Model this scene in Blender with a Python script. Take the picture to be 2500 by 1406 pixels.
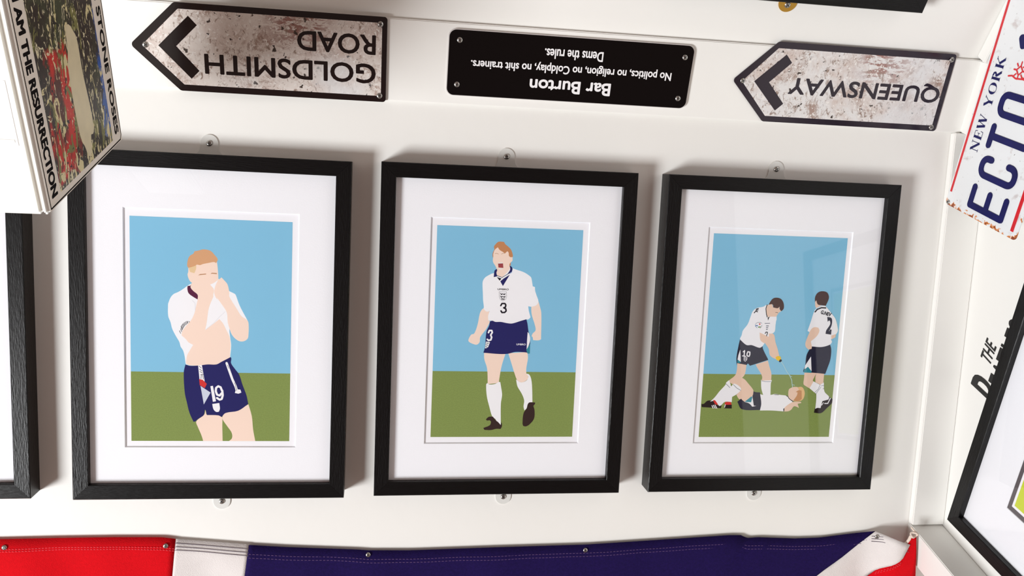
import bpy, bmesh, math, random
from math import pi, sin, cos, radians
from mathutils import Matrix, Vector

random.seed(4)
for o in list(bpy.data.objects):
    bpy.data.objects.remove(o)
COL = bpy.context.scene.collection
scene = bpy.context.scene
EYE = Vector((0.0, 0.0, 1.6))          # height of the phone above the floor

# ---------------------------------------------------------------- camera
cam_data = bpy.data.cameras.new('camera')
cam = bpy.data.objects.new('camera', cam_data)
COL.objects.link(cam)
R = Matrix(((0.9883588, -0.1270468, 0.0837014),
            (0.0245294, -0.4098920, -0.9118042),
            (0.1501503, 0.9032428, -0.4020040)))
cm = Matrix((R[0], -R[1], -R[2])).transposed().to_4x4()
cm.translation = EYE
cam.matrix_world = cm
cam_data.sensor_fit = 'HORIZONTAL'
cam_data.sensor_width = 36.0
cam_data.lens = 2071.6 / 2500 * 36.0
cam_data.clip_start = 0.02
cam_data.clip_end = 50
scene.camera = cam

# ---------------------------------------------------------------- light
world = bpy.data.worlds.new('room_light')
scene.world = world
world.use_nodes = True
bg = world.node_tree.nodes['Background']
bg.inputs[0].default_value = (1.0, 0.71, 0.61, 1)
bg.inputs[1].default_value = 0.25

def area(name, loc, target, w, h, power, color):
    l = bpy.data.lights.new(name, 'AREA')
    l.shape = 'RECTANGLE'; l.size = w; l.size_y = h; l.energy = power; l.color = color
    o = bpy.data.objects.new(name, l); COL.objects.link(o)
    o.location = loc
    d = Vector(target) - Vector(loc)
    o.rotation_euler = d.to_track_quat('-Z', 'Y').to_euler()
    return o
area('window_daylight', (-2.75, -1.62, 0.48), (0.1, 1.1, 1.1), 0.95, 1.10, 174, (0.97, 0.99, 1.0))

scene.view_settings.view_transform = 'Standard'
scene.view_settings.look = 'None'
scene.view_settings.exposure = 0.0
scene.view_settings.gamma = 1.0
scene.view_settings.use_curve_mapping = False

# ---------------------------------------------------------------- materials
def lin(c):
    return tuple(((v/255)/12.92 if v/255 <= 0.04045 else ((v/255+0.055)/1.055)**2.4) for v in c) + (1.0,)

def mat(name, rgb, rough=0.6, metal=0.0, spec=0.5, bump=0.0, bscale=200.0, var=0.0, vscale=30.0, stretch=None, coat=0.0):
    m = bpy.data.materials.new(name); m.use_nodes = True
    nt = m.node_tree; b = nt.nodes['Principled BSDF']
    b.inputs['Base Color'].default_value = lin(rgb)
    b.inputs['Roughness'].default_value = rough
    b.inputs['Metallic'].default_value = metal
    b.inputs['Specular IOR Level'].default_value = spec
    if coat: b.inputs['Coat Weight'].default_value = coat; b.inputs['Coat Roughness'].default_value = 0.08
    tc = nt.nodes.new('ShaderNodeTexCoord')
    vec = tc.outputs['Object']
    if stretch:
        mp = nt.nodes.new('ShaderNodeMapping'); mp.inputs['Scale'].default_value = stretch
        nt.links.new(vec, mp.inputs['Vector']); vec = mp.outputs['Vector']
    if var:
        n = nt.nodes.new('ShaderNodeTexNoise'); n.inputs['Scale'].default_value = vscale; n.inputs['Detail'].default_value = 6
        nt.links.new(vec, n.inputs['Vector'])
        mr = nt.nodes.new('ShaderNodeMapRange'); mr.inputs['From Min'].default_value = 0.3; mr.inputs['From Max'].default_value = 0.7
        mr.inputs['To Min'].default_value = 1-var; mr.inputs['To Max'].default_value = 1+var
        nt.links.new(n.outputs['Fac'], mr.inputs['Value'])
        mx = nt.nodes.new('ShaderNodeVectorMath'); mx.operation = 'SCALE'
        mx.inputs[0].default_value = lin(rgb)[:3]
        nt.links.new(mr.outputs['Result'], mx.inputs['Scale'])
        nt.links.new(mx.outputs['Vector'], b.inputs['Base Color'])
    if bump:
        n = nt.nodes.new('ShaderNodeTexNoise'); n.inputs['Scale'].default_value = bscale; n.inputs['Detail'].default_value = 4
        nt.links.new(vec, n.inputs['Vector'])
        bp = nt.nodes.new('ShaderNodeBump'); bp.inputs['Strength'].default_value = bump; bp.inputs['Distance'].default_value = 0.002
        nt.links.new(n.outputs['Fac'], bp.inputs['Height'])
        nt.links.new(bp.outputs['Normal'], b.inputs['Normal'])
    return m

M = {}
M['paint'] = mat('white_wall_paint', (242, 241, 237), 0.55, bump=0.10, bscale=60, var=0.012, vscale=4)
M['gloss'] = mat('white_gloss_paint', (244, 243, 239), 0.35, bump=0.18, bscale=35, var=0.01, vscale=8)
M['wood_v'] = mat('black_stained_wood', (6, 5, 6), 0.34, spec=0.27, bump=0.2, bscale=90, var=0.35, vscale=60, stretch=(9, 1, 9))
M['wood_h'] = mat('black_stained_wood_across', (6, 5, 6), 0.34, spec=0.27, bump=0.2, bscale=90, var=0.35, vscale=60, stretch=(1, 9, 9))
M['board'] = mat('white_mount_board', (247, 248, 253), 0.85, bump=0.05, bscale=500)
M['paper'] = mat('white_print_paper', (246, 246, 251), 0.8)
M['steel'] = mat('zinc_steel', (190, 188, 184), 0.28, metal=1.0)
M['slot'] = mat('dark_screw_recess', (20, 20, 20), 0.6)
M['panel_ink'] = mat('black_panel_ink', (16, 8, 8), 0.85, spec=0.1)
M['brass'] = mat('brass', (196, 150, 66), 0.32, metal=0.85)
M['tab'] = mat('white_painted_metal', (226, 226, 222), 0.45)
M['plastic_black'] = mat('black_gloss_acrylic', (5, 3, 4), 0.09, spec=0.3)
M['white_edge'] = mat('white_core_edge', (215, 210, 208), 0.6)
M['letter_white'] = mat('white_lettering', (244, 243, 245), 0.5)
M['sign_dark'] = mat('dark_brown_enamel', (22, 8, 9), 0.16)
M['sign_plum'] = mat('dark_plum_enamel', (30, 15, 32), 0.16)
M['black_print'] = mat('black_print', (22, 12, 12), 0.35)
M['cream_print'] = mat('cream_white_print', (240, 230, 218), 0.7, spec=0.2)
M['panel_edge'] = mat('white_panel_edge', (245, 244, 238), 0.5)
M['red_cloth'] = mat('red_cotton', (212, 5, 20), 0.9, spec=0.15, bump=0.35, bscale=900, var=0.06, vscale=300)
M['white_cloth'] = mat('white_cotton', (228, 222, 220), 0.9, spec=0.2, bump=0.35, bscale=900, var=0.02, vscale=50)
M['navy_cloth'] = mat('navy_cotton', (28, 14, 72), 0.9, spec=0.15, bump=0.35, bscale=900, var=0.18, vscale=300)
M['thread_dark'] = mat('dark_thread', (90, 80, 92), 0.9)
M['thread_red'] = mat('pale_red_thread', (226, 70, 80), 0.9)
M['thread_navy'] = mat('pale_navy_thread', (92, 66, 112), 0.9)
M['thread_white'] = mat('white_thread', (240, 238, 238), 0.9)
M['plate_navy'] = mat('navy_plate_paint', (18, 20, 86), 0.5, spec=0.25, var=0.15, vscale=90)
M['plate_red'] = mat('red_plate_paint', (212, 28, 40), 0.3, var=0.12, vscale=90)
M['black_vinyl'] = mat('black_vinyl', (14, 12, 12), 0.5)
M['cable'] = mat('brown_cable', (70, 60, 56), 0.5)
M['rope'] = mat('cream_cord', (232, 214, 200), 0.9, bump=0.4, bscale=600)
M['green_print'] = mat('yellow_green_print', (205, 217, 50), 0.6)
M['grey_print'] = mat('dark_grey_print', (88, 80, 84), 0.6)
INK = dict(sky=(132,194,226), grass=(130,148,80), skin=(248,222,206), white=(246,246,250), navy=(26,28,96), red=(212,52,50), pale=(206,214,232),
  maroon=(88,24,62), blond=(232,202,158), ginger=(216,164,122), ginger2=(198,136,92), brow=(190,144,108), ink=(20,18,32), shade=(222,222,230),
  mouth=(160,68,74), teeth=(238,232,228), lightblue=(160,184,220), steel=(96,104,122), grey=(150,150,156), teal=(48,140,158), boot=(50,32,30),
  skin3=(232,200,180), white3=(240,240,246), boot3=(34,22,24), dark3=(34,34,56), blond3=(226,184,130), brown3=(196,140,92), hair3=(66,34,28),
  blue3=(50,110,170), green3=(110,150,80), yellow=(240,196,30), water=(186,220,226))
for k_, c_ in INK.items():
    M['ink_'+k_] = mat('printed_'+k_, c_, 0.75, spec=0.15, var=(0.10 if k_ == 'grass' else 0.0), vscale=700)

def glass_material():
    m = bpy.data.materials.new('picture_glass'); m.use_nodes = True
    nt = m.node_tree; nt.nodes.clear()
    out = nt.nodes.new('ShaderNodeOutputMaterial')
    tr = nt.nodes.new('ShaderNodeBsdfTransparent'); gl = nt.nodes.new('ShaderNodeBsdfGlossy')
    gl.inputs['Roughness'].default_value = 0.02
    geo = nt.nodes.new('ShaderNodeNewGeometry')
    dt = nt.nodes.new('ShaderNodeVectorMath'); dt.operation = 'DOT_PRODUCT'
    nt.links.new(geo.outputs['Normal'], dt.inputs[0]); nt.links.new(geo.outputs['Incoming'], dt.inputs[1])
    def mth(op, x, y=0.0):
        n = nt.nodes.new('ShaderNodeMath'); n.operation = op
        for i, v in enumerate((x, y)):
            if isinstance(v, (int, float)): n.inputs[i].default_value = v
            else: nt.links.new(v, n.inputs[i])
        return n.outputs[0]
    f_ = mth('POWER', mth('SUBTRACT', 1.0, mth('ABSOLUTE', dt.outputs['Value'])), 5.0)      # Schlick, same from both faces of the pane
    fac = mth('ADD', mth('MULTIPLY', f_, 0.90), 0.026)      # picture glass with a light anti-glare coat
    mx = nt.nodes.new('ShaderNodeMixShader')
    nt.links.new(fac, mx.inputs[0]); nt.links.new(tr.outputs[0], mx.inputs[1]); nt.links.new(gl.outputs[0], mx.inputs[2])
    nt.links.new(mx.outputs[0], out.inputs[0])
    return m
M['glass'] = glass_material()

class NG:
    """small helper for procedural colour graphs"""
    def __init__(s, name, rough=0.45):
        s.m = bpy.data.materials.new(name); s.m.use_nodes = True; s.nt = s.m.node_tree
        s.b = s.nt.nodes['Principled BSDF']; s.b.inputs['Roughness'].default_value = rough
        s.tc = s.nt.nodes.new('ShaderNodeTexCoord').outputs['Object']
    def noise(s, scale, detail=5, dist=0.0, off=(0, 0, 0), stretch=(1, 1, 1), rough=0.55):
        mp = s.nt.nodes.new('ShaderNodeMapping'); mp.inputs['Location'].default_value = off; mp.inputs['Scale'].default_value = stretch
        s.nt.links.new(s.tc, mp.inputs['Vector'])
        n = s.nt.nodes.new('ShaderNodeTexNoise'); n.inputs['Scale'].default_value = scale; n.inputs['Detail'].default_value = detail
        n.inputs['Distortion'].default_value = dist; n.inputs['Roughness'].default_value = rough
        s.nt.links.new(mp.outputs['Vector'], n.inputs['Vector']); return n.outputs['Fac']
    def ramp(s, fac, a, b_):
        r = s.nt.nodes.new('ShaderNodeMapRange'); r.inputs['From Min'].default_value = a; r.inputs['From Max'].default_value = b_
        s.nt.links.new(fac, r.inputs['Value']); return r.outputs['Result']
    def math(s, op, a, b_):
        n = s.nt.nodes.new('ShaderNodeMath'); n.operation = op
        for i, v in enumerate((a, b_)):
            if isinstance(v, (int, float)): n.inputs[i].default_value = v
            else: s.nt.links.new(v, n.inputs[i])
        return n.outputs[0]
    def axis(s, i):
        n = s.nt.nodes.new('ShaderNodeSeparateXYZ'); s.nt.links.new(s.tc, n.inputs[0]); return n.outputs[i]
    def mix(s, fac, a, b_):
        n = s.nt.nodes.new('ShaderNodeMix'); n.data_type = 'RGBA'
        s.nt.links.new(fac, n.inputs[0])
        for idx, v in ((6, a), (7, b_)):
            if isinstance(v, tuple): n.inputs[idx].default_value = lin(v)
            else: s.nt.links.new(v, n.inputs[idx])
        return n.outputs[2]
    def done(s, c, bump=None, strength=0.3):
        s.nt.links.new(c, s.b.inputs['Base Color'])
        if bump is not None:
            bp = s.nt.nodes.new('ShaderNodeBump'); bp.inputs['Strength'].default_value = strength; bp.inputs['Distance'].default_value = 0.001
            s.nt.links.new(bump, bp.inputs['Height']); s.nt.links.new(bp.outputs['Normal'], s.b.inputs['Normal'])
        return s.m

def weathered(name, seed, warm):
    g = NG(name, 0.3)
    base = (226, 224, 223) if not warm else (226, 218, 212)
    ax, ay = g.axis(0), g.axis(1)
    c = g.mix(g.ramp(g.noise(11, 8, 0.4, (seed, 0, 0), rough=0.7), 0.46, 0.62), base, (206, 190, 182))
    c = g.mix(g.ramp(g.noise(24, 9, 0.5, (0, seed, 0), rough=0.8), 0.53, 0.62), c, (164, 138, 126))
    brick = g.math('MULTIPLY', g.ramp(g.math('ABSOLUTE', g.math('SUBTRACT', ax, 0.045), 0), 0.050, 0.020), g.ramp(ay, -0.01, 0.03))
    c = g.mix(g.math('MULTIPLY', brick, g.ramp(g.noise(80, 7, 0.3, (1, 1, seed), (.7, 2.0, 1), rough=0.7), 0.48, 0.54)), c, (154, 112, 104))
    c = g.mix(g.ramp(g.noise(170, 6, 1.0, (seed, seed, 0), (1, .6, 1), rough=0.75), 0.55, 0.62), c, (146, 124, 112))
    c = g.mix(g.ramp(g.noise(240, 4, 0.4, (3, seed, 0)), 0.58, 0.66), c, (236, 232, 228))
    c = g.mix(g.ramp(g.noise(110, 3, 0.2, (seed, 3, 1)), 0.655, 0.68), c, (64, 52, 46))
    calm = g.math('MULTIPLY', g.ramp(g.noise(8, 3, 0.2, (4, seed, 1)), 0.48, 0.60), g.ramp(ax, -0.06, 0.02))
    c = g.mix(g.math('MULTIPLY', calm, 0.75), c, (226, 227, 229))
    return g.done(c, g.noise(170, 6, 1.0, (seed, seed, 0), (1, .6, 1), rough=0.75), 0.15)
M['weather_a'] = weathered('weathered_plaster_print_warm', 2.3, True)
M['weather_b'] = weathered('weathered_plaster_print_cool', 7.1, False)

def splatter():
    g = NG('paint_splatter_print', 0.42)
    a, b_ = g.axis(0), g.axis(1)               # a: near..far edge, b: height
    c = g.mix(g.ramp(g.noise(16, 7, 0.8, (1, 2, 0)), 0.48, 0.6), (38, 22, 14), (58, 62, 36))
    wob = g.math('MULTIPLY', g.math('SUBTRACT', g.noise(22, 5, 0.8, (5, 1, 0), (1, .5, 1)), 0.5), 0.09)
    ra = g.math('ADD', a, wob); rb = g.math('ADD', b_, wob)
    red = g.math('MULTIPLY', g.math('MULTIPLY', g.ramp(ra, 0.108, 0.100), g.ramp(ra, 0.038, 0.046)), g.math('MULTIPLY', g.ramp(rb, 0.152, 0.142), g.ramp(rb, 0.012, 0.02)))
    c = g.mix(red, c, (206, 30, 12))
    c = g.mix(g.math('MULTIPLY', red, g.ramp(g.noise(26, 5, 0.6, (9, 1, 0), (1, .45, 1)), 0.52, 0.60)), c, (84, 26, 10))
    blue = g.math('MULTIPLY', g.ramp(ra, 0.196, 0.202), g.math('MULTIPLY', g.ramp(rb, 0.195, 0.185), g.ramp(rb, 0.03, 0.04)))
    c = g.mix(blue, c, (24, 84, 172))
    c = g.mix(g.ramp(g.noise(40, 7, 1.8, (3, 3, 0), (1, .45, 1)), 0.58, 0.60), c, (124, 122, 62))
    low = g.ramp(b_, 0.055, 0.02)
    c = g.mix(g.ramp(g.math('ADD', g.noise(38, 7, 2.6, (7, 5, 0), (1, .4, 1)), g.math('MULTIPLY', low, 0.035)), 0.585, 0.60), c, (226, 212, 160))
    c = g.mix(g.ramp(g.noise(90, 6, 2.4, (1, 9, 0), (1, .5, 1)), 0.60, 0.615), c, (232, 222, 184))
    c = g.mix(g.ramp(g.noise(80, 5, 1.4, (4, 9, 2)), 0.60, 0.62), c, (24, 14, 10))
    g.b.inputs['Specular IOR Level'].default_value = 0.2
    return g.done(c)
M['splatter'] = splatter()

def rusty_plate():
    g = NG('rusty_white_plate', 0.35)
    a, b_ = g.axis(0), g.axis(1)
    c = g.mix(g.ramp(g.noise(60, 6, 0.3, (1, 0, 0)), 0.60, 0.72), (233, 236, 238), (206, 200, 200))
    c = g.mix(g.ramp(g.noise(230, 3, 0.4, (4, 0, 0)), 0.70, 0.73), c, (96, 86, 84))
    n = g.noise(120, 5, 0.6, (2, 2, 0))
    edge = g.math('ADD', g.math('MULTIPLY', g.ramp(a, 0.012, 0.0), 0.30), g.math('MULTIPLY', g.ramp(g.math('ADD', b_, g.math('MULTIPLY', a, -1.2)), 0.125, 0.150), 0.26))
    edge2 = g.math('MULTIPLY', g.math('MULTIPLY', g.ramp(b_, 0.011, 0.0), g.ramp(a, 0.10, 0.0)), 0.30)
    tot = g.math('ADD', n, g.math('ADD', edge, edge2))
    c = g.mix(g.ramp(tot, 0.76, 0.80), c, (222, 140, 74))
    c = g.mix(g.ramp(tot, 0.83, 0.88), c, (140, 66, 36))
    return g.done(c)
M['plate'] = rusty_plate()

# ---------------------------------------------------------------- mesh helpers
def link(name, me, parent=None, mats=None):
    o = bpy.data.objects.new(name, me); COL.objects.link(o)
    if mats:
        for m in mats: me.materials.append(m)
    if parent is not None: o.parent = parent
    return o
def bm_obj(name, bm, mats, parent=None, smooth=False):
    me = bpy.data.meshes.new(name)
    bm.normal_update(); bm.to_mesh(me); bm.free()
    if smooth:
        for p in me.polygons: p.use_smooth = True
    return link(name, me, parent, mats if isinstance(mats, list) else [mats])
def tag(o, label, cat, group=None):
    o['label'] = label; o['category'] = cat
    if group: o['group'] = group
    return o
def structure(o): o['kind'] = 'structure'; return o
def empty(name, mw):
    o = bpy.data.objects.new(name, None); o.empty_display_size = 0.02
    COL.objects.link(o); o.matrix_world = mw; return o
def frame_mat(origin, ex, ey, ez):
    m = Matrix((ex, ey, ez)).transposed().to_4x4(); m.translation = Vector(origin) + EYE; return m

def add_box(bm, lo, hi, mi=0):
    x0, y0, z0 = lo; x1, y1, z1 = hi
    v = [bm.verts.new(p) for p in ((x0,y0,z0),(x1,y0,z0),(x1,y1,z0),(x0,y1,z0),(x0,y0,z1),(x1,y0,z1),(x1,y1,z1),(x0,y1,z1))]
    for f in ((3,2,1,0),(4,5,6,7),(0,1,5,4),(1,2,6,5),(2,3,7,6),(3,0,4,7)):
        bm.faces.new([v[i] for i in f]).material_index = mi
def add_prism(bm, pts, z0, z1, mi=0, side=None):
    ar = sum(pts[i][0]*pts[(i+1) % len(pts)][1]-pts[(i+1) % len(pts)][0]*pts[i][1] for i in range(len(pts)))
    if ar < 0: pts = pts[::-1]
    lo = [bm.verts.new((p[0], p[1], z0)) for p in pts]; hi = [bm.verts.new((p[0], p[1], z1)) for p in pts]
    f = bm.faces.new(hi); f.material_index = mi
    f = bm.faces.new(lo[::-1]); f.material_index = mi if side is None else side
    for i in range(len(pts)):
        j = (i+1) % len(pts)
        bm.faces.new((lo[i], lo[j], hi[j], hi[i])).material_index = mi if side is None else side
def add_flat(bm, pts, z, mi=0):
    ar = sum(pts[i][0]*pts[(i+1) % len(pts)][1]-pts[(i+1) % len(pts)][0]*pts[i][1] for i in range(len(pts)))
    if ar < 0: pts = pts[::-1]
    q = []
    for p in pts:
        if not q or (abs(p[0]-q[-1][0])+abs(p[1]-q[-1][1])) > 1e-6: q.append(p)
    if len(q) < 3: return
    fs = [bm.faces.new([bm.verts.new((p[0], p[1], z)) for p in q])]
    fs[0].material_index = mi; fs[0].normal_update()
    if len(q) > 4: bmesh.ops.triangulate(bm, faces=fs, ngon_method='EAR_CLIP')
def ribbon_quads(pts, w, rnd=True):
    """polyline -> list of small polygons giving a round-jointed stroke"""
    out = []; h = w/2
    for i in range(len(pts)-1):
        (x0, y0), (x1, y1) = pts[i], pts[i+1]
        L = math.hypot(x1-x0, y1-y0)
        if L < 1e-9: continue
        nx, ny = -(y1-y0)/L*h, (x1-x0)/L*h
        out.append([(x0+nx, y0+ny), (x0-nx, y0-ny), (x1-nx, y1-ny), (x1+nx, y1+ny)])
    if rnd:
        for (x, y) in pts:
            out.append([(x+h*cos(2*pi*k/10), y+h*sin(2*pi*k/10)) for k in range(10)])
    return out
def add_stroke(bm, pts, w, z, mi=0, rnd=True):
    base = 1.2e-6*(len(bm.faces) % 60)
    for i, q in enumerate(ribbon_quads(pts, w, rnd)): add_flat(bm, q, z + base + 1.5e-6*i, mi)
def rounded(pts, rs, n=5):
    out = []; N = len(pts)
    for i in range(N):
        p = Vector(pts[i]); a = (Vector(pts[i-1])-p); b = (Vector(pts[(i+1) % N])-p)
        r = rs[i] if isinstance(rs, (list, tuple)) else rs
        a.normalize(); b.normalize()
        ang = a.angle(b); t = r/math.tan(ang/2)
        c = p + (a+b).normalized()*(r/sin(ang/2))
        p0, p1 = p+a*t, p+b*t
        a0 = math.atan2(p0.y-c.y, p0.x-c.x); a1 = math.atan2(p1.y-c.y, p1.x-c.x)
        d = (a1-a0+pi) % (2*pi)-pi
        for k in range(n+1):
            t_ = a0+d*k/n; out.append((c.x+r*cos(t_), c.y+r*sin(t_)))
    return out
def text_mesh(name, s, box, material, parent, z, rot=0.0, bold=0.0, shear=0.0, thick=0):
    """lettering fitted into box = (x0, y0, x1, y1) of the parent's face"""
    cu = bpy.data.curves.new(name, 'FONT'); cu.body = s; cu.size = 1.0; cu.shear = shear
    cu.resolution_u = 4; cu.fill_mode = 'FRONT'; cu.extrude = 0.0
    tmp = bpy.data.objects.new('tmp_text', cu)
    me = bpy.data.meshes.new_from_object(tmp)
    bpy.data.objects.remove(tmp); bpy.data.curves.remove(cu)
    xs = [v.co.x for v in me.vertices]; ys = [v.co.y for v in me.vertices]
    cx, cy = (min(xs)+max(xs))/2, (min(ys)+max(ys))/2
    sx, sy = (max(xs)-min(xs)), (max(ys)-min(ys))
    x0, y0, x1, y1 = box; w, h = x1-x0, y1-y0
    r_ = bold*(w if abs(abs(rot)-pi/2) < 0.01 else h); w -= 2*r_; h -= 2*r_      # heavier strokes: eight shifted copies
    if abs(abs(rot)-pi/2) < 0.01: kx, ky = h/sx, w/sy
    else: kx, ky = w/sx, h/sy
    c, s_ = cos(rot), sin(rot)
    for v in me.vertices:
        a, b = (v.co.x-cx)*kx, (v.co.y-cy)*ky
        v.co = ((x0+x1)/2+a*c-b*s_, (y0+y1)/2+a*s_+b*c, z)
    if bold:
        bm = bmesh.new()
        for k in range(9):
            dx, dy = (r_*cos(k*pi/4), r_*sin(k*pi/4)) if k < 8 else (0, 0)
            n0 = len(bm.verts); bm.from_mesh(me); bm.verts.ensure_lookup_table()
            for v in bm.verts[n0:]: v.co.x += dx; v.co.y += dy; v.co.z += k*1e-6
        bm.to_mesh(me); bm.free()
    me.materials.clear()
    me.name = name
    return link(name, me, parent, [material])

# pan-head screw: dome, cross recess
def screw_mesh():
    bm = bmesh.new(); r = 0.0040; N = 20
    prof = [(r, 0), (r, 0.0006), (r*0.92, 0.0013), (r*0.7, 0.0018), (r*0.4, 0.0021)]
    rings = [[bm.verts.new((a*cos(2*pi*k/N), a*sin(2*pi*k/N), z)) for k in range(N)] for a, z in prof]
    for i in range(len(rings)-1):
        for k in range(N):
            bm.faces.new((rings[i][k], rings[i][(k+1) % N], rings[i+1][(k+1) % N], rings[i+1][k]))
    bm.faces.new(rings[-1]); bm.faces.new(rings[0][::-1])
    for ang in (0.5, 0.5+pi/2):
        dx, dy = cos(ang), sin(ang); l, w = 0.0024, 0.0005
        q = [(dx*l-dy*w, dy*l+dx*w), (-dx*l-dy*w, -dy*l+dx*w), (-dx*l+dy*w, -dy*l-dx*w), (dx*l+dy*w, dy*l-dx*w)]
        add_flat(bm, q, 0.00214+ang*1e-6, 1)
    me = bpy.data.meshes.new('screw'); bm.normal_update(); bm.to_mesh(me); bm.free()
    me.materials.append(M['steel']); me.materials.append(M['slot'])
    for p in me.polygons: p.use_smooth = len(p.vertices) == 4
    return me
SCREW = screw_mesh()
def screw(parent, x, y, z, s=1.0, rot=0.0, tilt=(0, 0)):
    o = bpy.data.objects.new('screw', SCREW); COL.objects.link(o); o.parent = parent
    o.location = (x, y, z); o.scale = (s, s, s); o.rotation_euler = (tilt[0], tilt[1], rot)
    return o
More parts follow.
